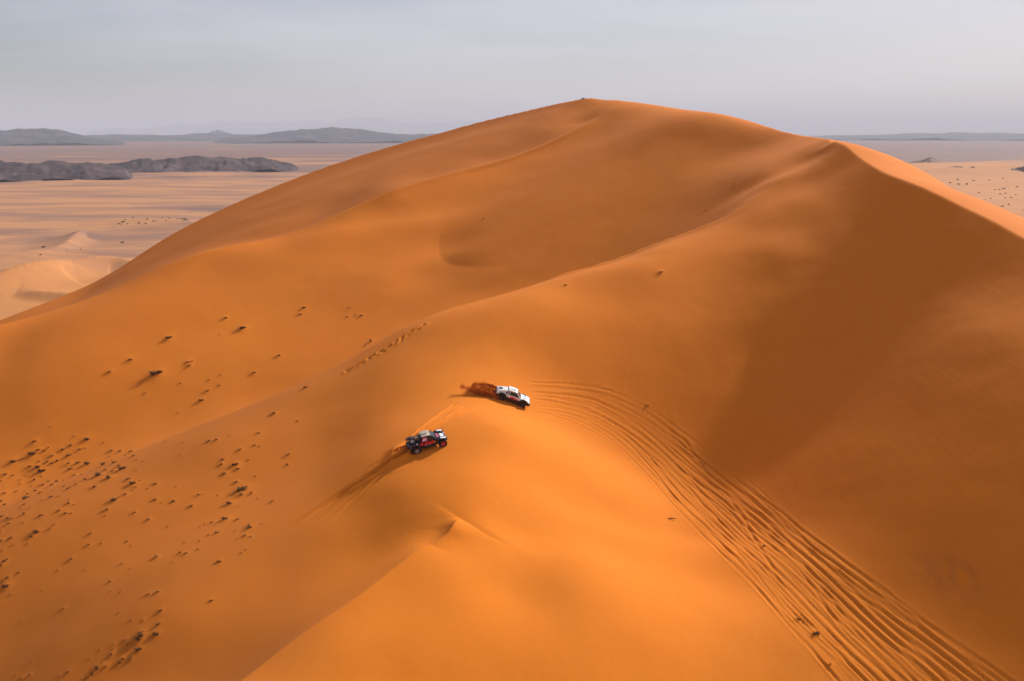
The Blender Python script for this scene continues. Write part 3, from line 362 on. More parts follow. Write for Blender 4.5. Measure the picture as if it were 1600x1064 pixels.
def prep(rs):
    out = []
    for pts, amp, wl, wr in rs:
        out.append((catmull([P(*p) for p in pts])[:, :2], catmull(np.array(amp, float)[:, None])[:, 0], wl, wr))
    return out
PR = prep(ridges)
def poly_dist(x, y, X, a, reach, chunk=8):
    """nearest distance to a polyline (signed side, attribute a) for points within reach"""
    best = np.full(len(x), 1e18); bs = np.zeros(len(x)); ba = np.zeros(len(x))
    for s in range(0, len(X) - 1, chunk):
        c = X[s:s + chunk + 1]
        ii = np.where((x > c[:, 0].min() - reach) & (x < c[:, 0].max() + reach) & (y > c[:, 1].min() - reach) & (y < c[:, 1].max() + reach))[0]
        if len(ii) == 0: continue
        px, py = x[ii], y[ii]; b2, s2, a2 = best[ii], bs[ii], ba[ii]
        for k in range(s, min(s + chunk, len(X) - 1)):
            ex, ey = X[k + 1] - X[k]; L2 = ex * ex + ey * ey
            if L2 < 1e-12: continue
            tx, ty = px - X[k, 0], py - X[k, 1]
            t = np.clip((tx * ex + ty * ey) / L2, 0, 1); dx, dy = tx - t * ex, ty - t * ey; d2 = dx * dx + dy * dy
            m = d2 < b2
            b2[m] = d2[m]; s2[m] = (ex * ty - ey * tx)[m]; a2[m] = (a[k] + (a[k + 1] - a[k]) * t)[m]
        best[ii], bs[ii], ba[ii] = b2, s2, a2
    return np.sqrt(best), bs, ba
def ridge_sum(x, y):
    z = np.zeros(len(x))
    for X, a, wl, wr in PR:
        d, s, am = poly_dist(x, y, X, a, max(wl, wr))
        q = np.clip(1 - d / np.where(s > 0, wl, wr), 0, 1)
        z += am * q * q
    return z
SC = 100.0
GX0, GY0, GST = -345.0, -75.0, 1.5
def build_base():
    XY = NODES[:, :2] / SC; n = len(XY)
    d = np.sqrt(((XY[:, None] - XY[None]) ** 2).sum(-1))
    M = np.zeros((n + 3, n + 3)); M[:n, :n] = d ** 3 + np.eye(n) * 1e-6
    M[:n, n] = 1; M[:n, n + 1:] = XY; M[n, :n] = 1; M[n + 1:, :n] = XY.T
    w = np.linalg.solve(M, np.r_[NODES[:, 2], 0, 0, 0])
    gx = np.arange(GX0, 346, GST); gy = np.arange(GY0, 480, GST)
    X, Y = np.meshgrid(gx, gy, indexing='ij'); f = np.stack([X.ravel(), Y.ravel()], 1) / SC
    out = np.empty(len(f)); nn = (XY ** 2).sum(1)
    for a in range(0, len(f), 8000):
        q = f[a:a + 8000]
        r2 = np.maximum((q ** 2).sum(1)[:, None] + nn - 2 * q @ XY.T, 0)
        out[a:a + 8000] = (r2 * np.sqrt(r2)) @ w[:n] + w[n] + q @ w[n + 1:]
    return out.reshape(X.shape)
BASE = build_base()
def base(x, y):
    u = np.clip((x - GX0) / GST, 1.001, BASE.shape[0] - 3.001); v = np.clip((y - GY0) / GST, 1.001, BASE.shape[1] - 3.001)
    i, j = u.astype(int), v.astype(int); fu, fv = u - i, v - j
    def wts(t): return (-.5 * t + t * t - .5 * t ** 3, 1 - 2.5 * t * t + 1.5 * t ** 3, .5 * t + 2 * t * t - 1.5 * t ** 3, -.5 * t * t + .5 * t ** 3)
    wu, wv = wts(fu), wts(fv); z = 0
    for a in range(4):
        r = 0
        for b in range(4): r = r + wv[b] * BASE[i + a - 1, j + b - 1]
        z = z + wu[a] * r
    return z
def smooth_height(x, y):            # dune without tracks, relative to the camera
    x = np.atleast_1d(np.asarray(x, float)); y = np.atleast_1d(np.asarray(y, float))
    return base(x.ravel(), y.ravel()) + ridge_sum(x.ravel(), y.ravel())
_rs = np.linspace(45, 362, 1600)
def hits(uv):
    """ground points of the dune seen along sight lines"""
    d = np.array([ray(u, v) for u, v in uv]); h = np.hypot(d[:, 0], d[:, 1]); d = d / h[:, None]
    X = np.outer(d[:, 0], _rs); Y = np.outer(d[:, 1], _rs)
    D = smooth_height(X, Y).reshape(X.shape) - np.outer(d[:, 2], _rs)
    k = np.clip((D > 0).argmax(1), 1, None); j = np.arange(len(d)); f = np.clip(D[j, k - 1] / (D[j, k - 1] - D[j, k]), 0, 1)
    r = _rs[k - 1] + f * (_rs[1] - _rs[0])
    return np.stack([r * d[:, 0], r * d[:, 1]], 1), r

# ------------------------------------------------------------------ tyre tracks and footprints as relief
TL = catmull([(765, 640), (830, 642), (900, 655), (960, 690), (1010, 740), (1060, 798), (1112, 850), (1180, 915), (1240, 985), (1290, 1040), (1340, 1100)], 10)
TR = catmull([(765, 600), (850, 594), (930, 600), (1010, 634), (1060, 664), (1112, 700), (1200, 768), (1290, 838), (1370, 900), (1480, 985), (1640, 1100)], 10)
NT = len(TL)
tracks = []      # (plan polyline, depth along it, half width)
def add_track(uv, depth, hw, fade=(.06, .06), wob=.08):
    xy, r = hits(uv)
    seg = np.r_[0, np.cumsum(np.hypot(*np.diff(xy, axis=0).T))]
    s = np.arange(0, seg[-1], .6); xy = np.stack([np.interp(s, seg, xy[:, 0]), np.interp(s, seg, xy[:, 1])], 1)
    if len(xy) < 4: return
    ker = np.ones(5) / 5
    for c in (0, 1): xy[2:-2, c] = np.convolve(xy[:, c], ker, 'valid')
    o = rng.random() * 99
    nrm = np.gradient(xy, axis=0); nrm /= np.linalg.norm(nrm, axis=1, keepdims=True) + 1e-9
    xy = xy + np.stack([-nrm[:, 1], nrm[:, 0]], 1) * (wob * fbm(s / 3.0 + o, s * 0 + o, 3))[:, None]
    t = s / s[-1]
    a = depth * (1 + .45 * vnoise(s / 2.2 + o, s * 0 + 3.1)) * sstep(0, fade[0], t) * sstep(1, 1 - fade[1], t)
    tracks.append((xy, a, hw))
for k in range(24):
    w0 = -.02 + (k + .6 * rng.random()) / 24.0 * .92
    # the further from the inner edge, the later a track leaves the rest
    t0 = .02 + .06 * rng.random() + (.30 * (w0 > .50) * rng.random())
    if k % 4 == 1: t0 += .12
    o = rng.random() * 50; ii = np.arange(int(t0 * NT), NT)
    tt = ii / NT; wob = .10 * fbm(tt * 3.0 + o, tt * 0 + k * 3.7, 2)
    dep, hw = .020 + .024 * rng.random(), .15 + .06 * rng.random()
    for side in (0.0, .115):                                      # a left and a right wheel
        w = np.clip(w0 + wob + side * (1.0 - .35 * tt), 0.0, 1.04)
        uv = TL[ii] * (1 - w)[:, None] + TR[ii] * w[:, None]
        add_track(uv, dep * rng.uniform(.8, 1.25), hw, (.10 if t0 > .2 else .02, .0001), .05)
for pts, dep, hw in [
    ([(645, 701), (618, 717), (590, 734), (560, 752), (525, 778), (490, 803), (450, 830)], .34, .42),
    ([(640, 705), (612, 722), (585, 740), (550, 762), (512, 792), (480, 815)], .30, .40),
    ([(636, 696), (600, 722), (565, 745), (530, 768), (490, 796), (455, 818), (420, 838)], .16, .26),
    ([(612, 728), (580, 750), (548, 778), (515, 805), (490, 822)], .12, .25),
    ([(604, 738), (575, 762), (550, 785), (520, 812)], .10, .25),
    ([(714, 630), (690, 645), (660, 667), (630, 695), (602, 718), (575, 738), (540, 762), (505, 785)], .20, .28),
    ([(728, 634), (700, 650), (668, 672), (640, 690)], .18, .26),
    ([(745, 634), (712, 650), (688, 662)], .10, .22),
    ([(772, 630), (740, 636), (712, 646), (690, 660)], .12, .24),
    ([(772, 640), (800, 638), (850, 645), (900, 662), (950, 688)], .09, .2),
    ([(790, 648), (840, 652), (890, 668), (930, 690)], .07, .2),
    ([(1060, 672), (1100, 730), (1150, 790), (1190, 860), (1240, 940)], .05, .2),
    ([(826, 597), (880, 599), (935, 606), (990, 622)], .08, .2), ([(826, 603), (880, 606), (940, 616), (1000, 640)], .07, .2),
    ([(828, 612), (880, 616), (935, 628), (1000, 658)], .09, .22), ([(828, 622), (880, 631), (945, 654), (1010, 694)], .08, .22),
    ([(660, 668), (640, 690), (615, 712), (590, 733)], .10, .22)]:
    add_track(catmull(pts, 8), dep, hw, (.05, .6 if dep > .25 else .3))
foot = []
for a, b, n in (((540, 581), (568, 566), 9), ((570, 563), (600, 547), 12), ((604, 544), (665, 507), 17)):
    for k in range(n):
        t = (k + .5) / n; foot.append((a[0] + (b[0] - a[0]) * t + rng.normal() * .8, a[1] + (b[1] - a[1]) * t + rng.normal() * .6))
footxy, _ = hits(foot)
def track_sum(x, y):
    z = np.zeros(len(x))
    for xy, a, hw in tracks:
        d, s, am = poly_dist(x, y, xy, a, 3.2 * hw)
        m = d < 3.2 * hw
        dd = d[m] / hw
        side = np.where(s[m] > 0, 1.15, .85)
        z[m] += am[m] * (-np.exp(-(dd / .62) ** 2) + .75 * side * np.exp(-((dd - 1.35) / .5) ** 2))
    for fx, fy in footxy:
        m = np.where((np.abs(x - fx) < 1) & (np.abs(y - fy) < 1))[0]
        d = np.hypot(x[m] - fx, y[m] - fy); z[m] += -.30 * np.exp(-(d / .30) ** 2) + .07 * np.exp(-((d - .6) / .22) ** 2)
    return z
MOUNDS = []                         # filled with the sand heaped round the shrubs: x, y, radius, height
def mound_sum(x, y):
    z = np.zeros(len(x))
    for mx, my, r_, h_ in MOUNDS:
        m = np.where((np.abs(x - mx) < 2.6 * r_) & (np.abs(y - my) < 2.6 * r_))[0]
        z[m] += h_ * np.exp(-((x[m] - mx) ** 2 + (y[m] - my) ** 2) / r_ ** 2)
    return z
ALLT = np.vstack([t[0] for t in tracks] + [footxy])
def height(x, y):                   # world z of the dune surface
    x = np.asarray(x, float); s = x.shape; x = x.ravel(); y = np.asarray(y, float).ravel()
    z = base(x, y) + ridge_sum(x, y)
    m = np.where((x > ALLT[:, 0].min() - 2) & (x < ALLT[:, 0].max() + 2) & (y > ALLT[:, 1].min() - 2) & (y < ALLT[:, 1].max() + 2))[0]
    if len(m): z[m] += track_sum(x[m], y[m])
    z = z + .05 * fbm(x / 9.0, y / 9.0, 3)
    if MOUNDS:
        q = np.array(MOUNDS); m = np.where((x > q[:, 0].min() - 5) & (x < q[:, 0].max() + 5) & (y > q[:, 1].min() - 5) & (y < q[:, 1].max() + 5))[0]
        if len(m): z[m] += mound_sum(x[m], y[m])
    return (z + CAM_Z).reshape(s)

# ------------------------------------------------------------------ materials
def mat(name, color=(.5, .5, .5), rough=.6, metal=0.0, spec=.4):
    m = bpy.data.materials.new(name); m.use_nodes = True
    b = m.node_tree.nodes['Principled BSDF']
    b.inputs['Base Color'].default_value = (*color, 1); b.inputs['Roughness'].default_value = rough
    b.inputs['Metallic'].default_value = metal; b.inputs['Specular IOR Level'].default_value = spec
    return m
def N(m, t, **kw):
    n = m.node_tree.nodes.new(t)
    for k, v in kw.items(): setattr(n, k, v)
    return n
def L(m, a, b): m.node_tree.links.new(a, b)
def noise(m, vec, scale, detail=4.0, rough=.55):
    n = N(m, 'ShaderNodeTexNoise'); n.inputs['Scale'].default_value = scale; n.inputs['Detail'].default_value = detail
    n.inputs['Roughness'].default_value = rough; L(m, vec, n.inputs['Vector']); return n
def mapping(m, src, scale=(1, 1, 1), rot=(0, 0, 0)):
    g = N(m, 'ShaderNodeMapping'); g.inputs['Scale'].default_value = scale; g.inputs['Rotation'].default_value = rot
    L(m, src, g.inputs['Vector']); return g.outputs[0]
def ramp(m, src, p0, p1, c0=0.0, c1=1.0):
    r = N(m, 'ShaderNodeMapRange'); r.inputs['From Min'].default_value = p0; r.inputs['From Max'].default_value = p1
    r.inputs['To Min'].default_value = c0; r.inputs['To Max'].default_value = c1; L(m, src, r.inputs['Value']); return r.outputs[0]
def mix(m, fac, a, b, blend='MIX'):
    x = N(m, 'ShaderNodeMix', data_type='RGBA', blend_type=blend)
    if isinstance(fac, float): x.inputs[0].default_value = fac
    else: L(m, fac, x.inputs[0])
    for s, i in ((a, 6), (b, 7)):
        if isinstance(s, tuple): x.inputs[i].default_value = (*s, 1)
        else: L(m, s, x.inputs[i])
    return x.outputs[2]

SAND = (.600, .205, .040)
def sand_material():
    m = mat('orange_sand', SAND, .95, 0, .12); b = m.node_tree.nodes['Principled BSDF']
    tc = N(m, 'ShaderNodeTexCoord').outputs['Object']
    big = noise(m, mapping(m, tc, (1, 1, .6)), .03, 3).outputs['Fac']
    mid = noise(m, tc, .22, 4).outputs['Fac']
    grain = noise(m, tc, 9.0, 3).outputs['Fac']
    c = mix(m, ramp(m, big, .35, .65), (.625, .170, .0115), (.655, .190, .0165))
    c = mix(m, ramp(m, mid, .3, .7, 0, .5), c, (.600, .161, .0115))
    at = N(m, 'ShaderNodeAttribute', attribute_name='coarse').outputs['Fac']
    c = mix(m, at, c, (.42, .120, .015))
    st = N(m, 'ShaderNodeAttribute', attribute_name='stain').outputs['Fac']
    stn = N(m, 'ShaderNodeMath', operation='MULTIPLY'); L(m, st, stn.inputs[0]); L(m, ramp(m, noise(m, mapping(m, tc, (1.6, .5, .12), (0, 0, .5)), 1.0, 4).outputs['Fac'], .38, .62), stn.inputs[1])
    c = mix(m, stn.outputs[0], c, (.24, .105, .035))
    c = mix(m, ramp(m, grain, .2, .8, 0, .34), c, (.50, .133, .010))
    fine = noise(m, mapping(m, tc, (1, 1, .5), (0, 0, .6)), 1.7, 9, .72).outputs['Fac']
    c = mix(m, ramp(m, fine, .30, .70, 0, .30), c, (.49, .130, .009))
    L(m, c, b.inputs['Base Color'])
    # wind ripples, and streaks left where sand has run down the steep sides
    wv = N(m, 'ShaderNodeTexWave', wave_type='BANDS', bands_direction='X'); wv.inputs['Scale'].default_value = 1.5
    wv.inputs['Distortion'].default_value = 5.0; wv.inputs['Detail'].default_value = 2.5; wv.inputs['Detail Scale'].default_value = .7
    L(m, mapping(m, tc, (1, 1, 1), (0, 0, .9)), wv.inputs['Vector'])
    strk = noise(m, mapping(m, tc, (1.2, .10, .10), (0, 0, .35)), 1.0, 4).outputs['Fac']
    ge = N(m, 'ShaderNodeNewGeometry').outputs['Normal']; sx = N(m, 'ShaderNodeSeparateXYZ'); L(m, ge, sx.inputs[0])
    h = N(m, 'ShaderNodeMath', operation='MULTIPLY_ADD'); L(m, strk, h.inputs[0]); L(m, ramp(m, sx.outputs[2], .93, .87, .05, .22), h.inputs[1])
    h2 = N(m, 'ShaderNodeMath', operation='MULTIPLY'); L(m, wv.outputs['Fac'], h2.inputs[0]); h2.inputs[1].default_value = .09
    L(m, h2.outputs[0], h.inputs[2])
    h3 = N(m, 'ShaderNodeMath', operation='MULTIPLY_ADD'); L(m, mid, h3.inputs[0]); h3.inputs[1].default_value = .6; L(m, h.outputs[0], h3.inputs[2])
    h4 = N(m, 'ShaderNodeMath', operation='MULTIPLY_ADD'); L(m, grain, h4.inputs[0]); h4.inputs[1].default_value = .11; L(m, h3.outputs[0], h4.inputs[2])
    bp = N(m, 'ShaderNodeBump'); bp.inputs['Strength'].default_value = .35; bp.inputs['Distance'].default_value = .30
    L(m, h4.outputs[0], bp.inputs['Height']); L(m, bp.outputs[0], b.inputs['Normal'])
    return m
M_SAND = sand_material()
M_CLOD = mat('loose_sand', (.52, .125, .010), 1.0, 0, .1)

def plain_material():
    m = mat('desert_floor', (.4, .25, .15), .95, 0, .15); b = m.node_tree.nodes['Principled BSDF']
    tc = N(m, 'ShaderNodeTexCoord').outputs['Object']
    a = noise(m, mapping(m, tc, (.0013, .0032, 0), (0, 0, .3)), 1.0, 7, .62).outputs['Fac']
    d = noise(m, mapping(m, tc, (.0040, .0140, 0), (0, 0, -.1)), 1.0, 6, .6).outputs['Fac']
    f = noise(m, mapping(m, tc, (1, 1, 0)), .09, 5, .6).outputs['Fac']
    c = mix(m, ramp(m, d, .45, .57), (.46, .210, .092), (.30, .145, .086))
    c = mix(m, ramp(m, f, .40, .70, 0, .45), c, (.30, .175, .11))
    gr = N(m, 'ShaderNodeAttribute', attribute_name='gravel').outputs['Fac']
    ad = N(m, 'ShaderNodeMath', operation='ADD'); L(m, a, ad.inputs[0]); L(m, gr, ad.inputs[1])
    c = mix(m, ramp(m, ad.outputs[0], .52, .66, 0, .9), c, (.170, .097, .082))
    er = N(m, 'ShaderNodeAttribute', attribute_name='erg').outputs['Fac']
    c = mix(m, er, c, mix(m, ramp(m, f, .35, .65), (.48, .195, .058), (.44, .180, .062)))
    L(m, c, b.inputs['Base Color'])
    bp = N(m, 'ShaderNodeBump'); bp.inputs['Strength'].default_value = .3; bp.inputs['Distance'].default_value = 1.0
    L(m, f, bp.inputs['Height']); L(m, bp.outputs[0], b.inputs['Normal'])
    return m
M_PLAIN = plain_material()
def rock_material(name, c0, c1, s):
    m = mat(name, c0, .95, 0, .15); b = m.node_tree.nodes['Principled BSDF']
    tc = N(m, 'ShaderNodeTexCoord').outputs['Object']
    n = noise(m, mapping(m, tc, (1, 1, 2.5)), s, 6, .65).outputs['Fac']
    L(m, mix(m, ramp(m, n, .40, .62), c0, c1), b.inputs['Base Color']); return m
M_HILL = rock_material('dark_rock', (.045, .030, .034), (.095, .062, .062), .012)
M_BROWN_ROCK = rock_material('brown_rock', (.15, .085, .065), (.24, .14, .09), .02)
M_MOUNT = rock_material('mountain_rock', (.026, .026, .040), (.070, .060, .072), .004)
M_SHRUB = mat('dry_shrub', (.110, .044, .013), .9, 0, .1); M_PALE = mat('pale_dry_grass', (.36, .120, .024), .9, 0, .1); M_BROWN = mat('brown_dry_grass', (.23, .080, .019), .9, 0, .1)
M_SHRUB2 = mat('grey_shrub', (.11, .052, .018), .9, 0, .1)

# ------------------------------------------------------------------ the big dune
def dune():
    th = np.concatenate([np.radians(np.arange(-92, -36, 1.0)), np.radians(np.arange(-36, 36.001, .062)), np.radians(np.arange(37, 93, 1.0))])
    r = [10.0]
    while r[-1] < 460:
        x = r[-1]
        r.append(x + (2.0 if x < 50 else .4 if x < 62 else .17 + .0008 * (x - 62) if x < 135 else .45 + .0025 * (x - 135) if x < 352 else 4.0))
    r = np.array(r)
    TH, R = np.meshgrid(th, r, indexing='ij')
    X, Y = R * np.sin(TH), R * np.cos(TH)
    Z = height(X, Y)
    # outside the surveyed sector the dune runs out into gentle ground
    fade = sstep(math.radians(33), math.radians(62), np.abs(TH))
    Z = Z * (1 - fade) + np.clip(Z, 2, 60) * .55 * fade
    Z = np.where(R > 385, np.minimum(Z, 60 - (R - 385) * 1.2), Z)
    Z = np.maximum(Z, -3.0)
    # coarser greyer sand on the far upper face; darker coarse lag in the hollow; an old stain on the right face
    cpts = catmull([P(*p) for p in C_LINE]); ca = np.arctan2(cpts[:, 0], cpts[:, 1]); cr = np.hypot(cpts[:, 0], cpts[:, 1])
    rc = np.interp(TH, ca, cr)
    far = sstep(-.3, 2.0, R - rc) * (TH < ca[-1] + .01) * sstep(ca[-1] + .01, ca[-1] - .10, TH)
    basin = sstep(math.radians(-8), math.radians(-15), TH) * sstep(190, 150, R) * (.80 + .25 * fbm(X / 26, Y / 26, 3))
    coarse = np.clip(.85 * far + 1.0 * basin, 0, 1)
    sx, sy = hits([(1487, 895)])[0][0]
    e = ((X - sx) * .8 + (Y - sy) * .35) / 1.6, ((X - sx) * -.35 + (Y - sy) * .8) / 3.2
    stain = .5 * np.exp(-(e[0] ** 2 + e[1] ** 2))
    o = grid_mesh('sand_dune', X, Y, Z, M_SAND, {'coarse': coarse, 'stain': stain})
    tag(o, 'huge smooth orange sand dune with sharp crests and a fan of tyre tracks', 'dune', kind='structure')
    return o
SHRUBS = [(79.7, 665.9, 's'), (53.9, 689.7, 'm'), (134.7, 686.2, 'L'), (116.4, 680.3, 's'), (110.2, 694.7, 'm'), (124.2, 701.9, 'm'), (132.8, 699.8, 's'), (96.9, 702.5, 'm'), (60.2, 703, 'm'), (69.5, 704.5, 'm'), (75, 698.8, 's'), (50.8, 710, 'L'), (81.2, 711.6, 'm'), (107.8, 710.8, 'm'), (19.5, 721.7, 'L'), (35.2, 717, 's'), (60.2, 720.2, 's'), (73.4, 720.6, 'm'), (81.2, 723.3, 'm'), (88.8, 719.7, 'm'), (69.5, 724.8, 's'), (107.8, 724.1, 'm'), (121.6, 723, 'm'), (136.7, 724.4, 'L'), (127.3, 728.8, 's'), (110.2, 732.3, 'm'), (160.9, 726.4, 'L'), (161.7, 691.2, 's'), (174.2, 703.4, 'm'), (187.2, 704.5, 'm'), (204.7, 705.3, 'm'), (196.1, 711.2, 's'), (209.4, 712.3, 'm'), (171.9, 712.3, 's'), (174.7, 717.8, 's'), (213.3, 717.8, 's'), (222.7, 720.2, 's'), (178.9, 723, 'm'), (185.9, 728, 'm'), (191.9, 732.3, 'L'), (164.1, 734.7, 'm'), (175, 735.8, 'm'), (213.3, 733.4, 's'), (45.3, 729.5, 'm'), (57.8, 730.3, 'L'), (65.6, 735.8, 'L'), (7.8, 741.2, 'm'), (20.3, 742, 's'), (41.4, 741.6, 's'), (64.8, 743.6, 's'), (116.4, 742, 'm'), (127.8, 740.2, 's'), (153.9, 743.3, 'L'), (170, 747.2, 'L'), (32, 749.1, 's'), (53.1, 749.5, 'm'), (75.8, 751.4, 's'), (89.1, 752.2, 'm'), (98.4, 749.4, 's'), (132, 750.3, 'm'), (116.4, 753, 's'), (200.8, 747.8, 'm'), (218.3, 750.3, 's'), (207.8, 755.3, 'L'), (242.2, 755, 'm'), (1.6, 750.6, 's'), (32, 755, 's'), (49.7, 758.8, 's'), (60.9, 758.4, 's'), (67.2, 758.1, 'm'), (80.2, 758.1, 'm'), (100, 759.7, 's'), (118, 758.1, 'm'), (107.8, 763.1, 'm'), (148.4, 760.5, 'm'), (212.5, 760, 's'), (230.5, 762.3, 's'), (25.8, 767, 's'), (38.3, 767.8, 's'), (54.7, 767, 'm'), (63.3, 770.2, 'm'), (82.8, 766.6, 's'), (6.2, 770.6, 'm'), (42.2, 772.5, 'm'), (45.3, 776.4, 'm'), (39.1, 779.5, 'L'), (2.3, 783.4, 'm'), (7, 788.9, 'm'), (37.5, 788.4, 'm'), (32.8, 794.1, 's'), (46.9, 792.8, 's'), (78.9, 777.2, 'm'), (91.4, 775.3, 's'), (66.4, 781.1, 's'), (107, 780, 's'), (106.2, 786.2, 'm'), (115.6, 787.3, 's'), (177.3, 781.9, 'L'), (185.2, 777.2, 's'), (195.3, 772.2, 'm'), (206.2, 765.5, 's'), (242.2, 780.3, 'm'), (92.2, 797.5, 'm'), (101.6, 801.9, 'm'), (110.9, 801.4, 's'), (37.5, 803, 'm'), (3.1, 806.9, 'm'), (10.2, 810, 'm'), (18, 809.2, 'm'), (64.8, 804.5, 'm'), (168, 795.9, 'm'), (160.9, 798.8, 's'), (163.3, 805.3, 's'), (210.2, 800.6, 'm'), (232, 811.6, 'm'), (12.5, 818.1, 'm'), (35.9, 816.2, 's'), (85.2, 818.6, 's'), (278.1, 643.9, 's'), (427.3, 646.6, 'm'), (403.9, 676.2, 'm'), (359.4, 680.2, 's'), (326.6, 688.9, 'm'), (337.5, 687.3, 'm'), (405.5, 696.6, 's'), (397.7, 695.5, 's'), (375, 702.5, 'm'), (282, 710, 's'), (450.8, 710, 'm'), (389.1, 718.1, 's'), (347.7, 718.1, 'm'), (345.3, 725.6, 'm'), (367.2, 726.7, 'L'), (371.9, 732.7, 'm'), (350.8, 740, 'm'), (448.4, 725.6, 'm'), (398.4, 743.4, 's'), (368.8, 753.3, 'm'), (275, 759.5, 's'), (377.3, 766.2, 'X'), (385.2, 761.1, 's'), (393, 770.9, 'm'), (376.9, 773.6, 'm'), (309.4, 773.6, 'm'), (316.9, 771.6, 's'), (340.6, 773.9, 's'), (252.3, 785.3, 's'), (270.3, 783.4, 'm'), (298.8, 790.8, 'm'), (358.6, 787.2, 'L'), (371.9, 790.3, 's'), (403.1, 778.3, 's'), (425.8, 783.4, 'm'), (258.6, 689.7, 's'), (285.9, 691.2, 's'), (464.8, 657.2, 's'), (77.3, 825.8, 'm'), (0.8, 829.4, 's'), (55.5, 831.2, 'L'), (48.4, 838.3, 'm'), (17.2, 839.1, 'm'), (1.6, 844.8, 'm'), (20.3, 850.8, 's'), (43, 849.2, 's'), (141.4, 832.8, 'm'), (139.1, 851.2, 'm'), (157.8, 848.4, 's'), (198.4, 845.3, 's'), (205.5, 851.2, 's'), (3.9, 859.7, 's'), (111.7, 873, 'm'), (6.2, 876.6, 'm'), (1.6, 882.5, 'm'), (11.7, 872.7, 's'), (133.6, 889.5, 's'), (90.6, 890.6, 's'), (28.9, 893.8, 's'), (11.7, 902.8, 'm'), (3.9, 908.1, 's'), (9.4, 916.4, 'L'), (190.6, 880, 'm'), (203.9, 887.5, 's'), (243.8, 868.8, 'm'), (171.4, 908.9, 'm'), (172.7, 922.7, 's'), (188.3, 923.9, 's'), (17.2, 927.3, 's'), (66.4, 922.3, 's'), (99.2, 950.8, 'm'), (0.8, 943, 's'), (185.2, 956.2, 's'), (204.7, 967.8, 's'), (223.4, 967.8, 's'), (248.4, 974.1, 'm'), (218.8, 992.5, 'X'), (243.8, 991.3, 'L'), (195.3, 998.8, 'm'), (216.4, 1000.3, 'L'), (200, 1005.8, 'm'), (177.3, 1005.8, 's'), (176.6, 1013.6, 's'), (217.2, 1015.2, 'L'), (155.5, 1014.4, 's'), (172.7, 1023, 'm'), (139.8, 1028, 's'), (192.2, 1030, 'm'), (204.7, 1029.2, 'm'), (186.7, 1036.3, 'm'), (164.8, 1041, 'm'), (151.6, 1045.2, 'L'), (159.4, 1035.5, 's'), (143, 1053.5, 'm'), (134.4, 1058.9, 'm'), (50.8, 1031.6, 's'), (23.4, 1054.2, 's'), (45.3, 1054.2, 'm'), (33.6, 1058.2, 'm'), (106.2, 1049.2, 'm'), (92.2, 1054.7, 's'), (35.2, 970.2, 's'), (261.4, 822.7, 's'), (352, 811.7, 'L'), (330.9, 816.4, 'm'), (320, 819.5, 's'), (371.6, 811.2, 'm'), (313, 823.1, 's'), (338.8, 832.5, 'm'), (326.2, 835.9, 's'), (367.7, 829.7, 's'), (389.5, 825.8, 'L'), (389.5, 821.9, 'm'), (409.8, 818.4, 's'), (382.5, 837.2, 'm'), (391.9, 838.8, 's'), (370.8, 842.5, 's'), (312.2, 845.3, 's'), (288, 846.9, 's'), (282.5, 863.3, 'm'), (290.6, 864.4, 'm'), (309.8, 857.8, 's'), (270, 876.9, 's'), (342.7, 878.1, 'm'), (384.1, 859.7, 's'), (377.8, 864.1, 's'), (231.7, 927.3, 'm'), (245.8, 924.2, 'm'), (251.2, 953.9, 'm'), (329.4, 939.1, 'm'), (244.2, 870.3, 'm'), (264.1, 529.4, 'L'), (379.7, 514.2, 'L'), (351.6, 498.9, 'm'), (343.4, 523.1, 's'), (203.9, 562.5, 'm'), (171.6, 581.4, 'm'), (245.3, 584.8, 'X'), (293, 565.6, 'm'), (300, 564.5, 's'), (295.3, 571.6, 'm'), (282.5, 598.9, 's'), (397.7, 581.7, 'm'), (345.3, 585.3, 's'), (326.6, 593.4, 's'), (343, 602, 's'), (324.2, 610.3, 'm'), (314.8, 625.5, 'm'), (226.6, 614.1, 's'), (474.2, 482.3, 'm'), (468.6, 492.3, 'm'), (545.7, 482, 's'), (564.5, 494.4, 'm'), (556, 493.2, 's'), (542.9, 496.1, 's'), (579.5, 533.6, 'm'), (570.1, 539.3, 's'), (434.8, 556.2, 'm'), (428.2, 646.4, 'm'), (478, 605.6, 'm'), (755, 343, 's'), (883, 447, 'm'), (1032, 427, 'm'), (1194, 852, 'm'), (1275, 990, 'L'), (1247, 967, 'm'), (1297, 1037, 'm'), (1148, 289, 's'), (1103, 330, 's'), (1012, 633, 's'), (911, 155, 't'), (1049, 811, 'k')]
_xy, _r = hits([(u, v) for u, v, c in SHRUBS])
for i, (u, v, c) in enumerate(SHRUBS):
    if c in 'smLX':
        w = {'s': 4.5, 'm': 8, 'L': 12, 'X': 18}[c] * _r[i] / FPX
        MOUNDS.append((_xy[i, 0] - .1 * w, _xy[i, 1], .75 * w, rng.uniform(.08, .16) * w))
dune()

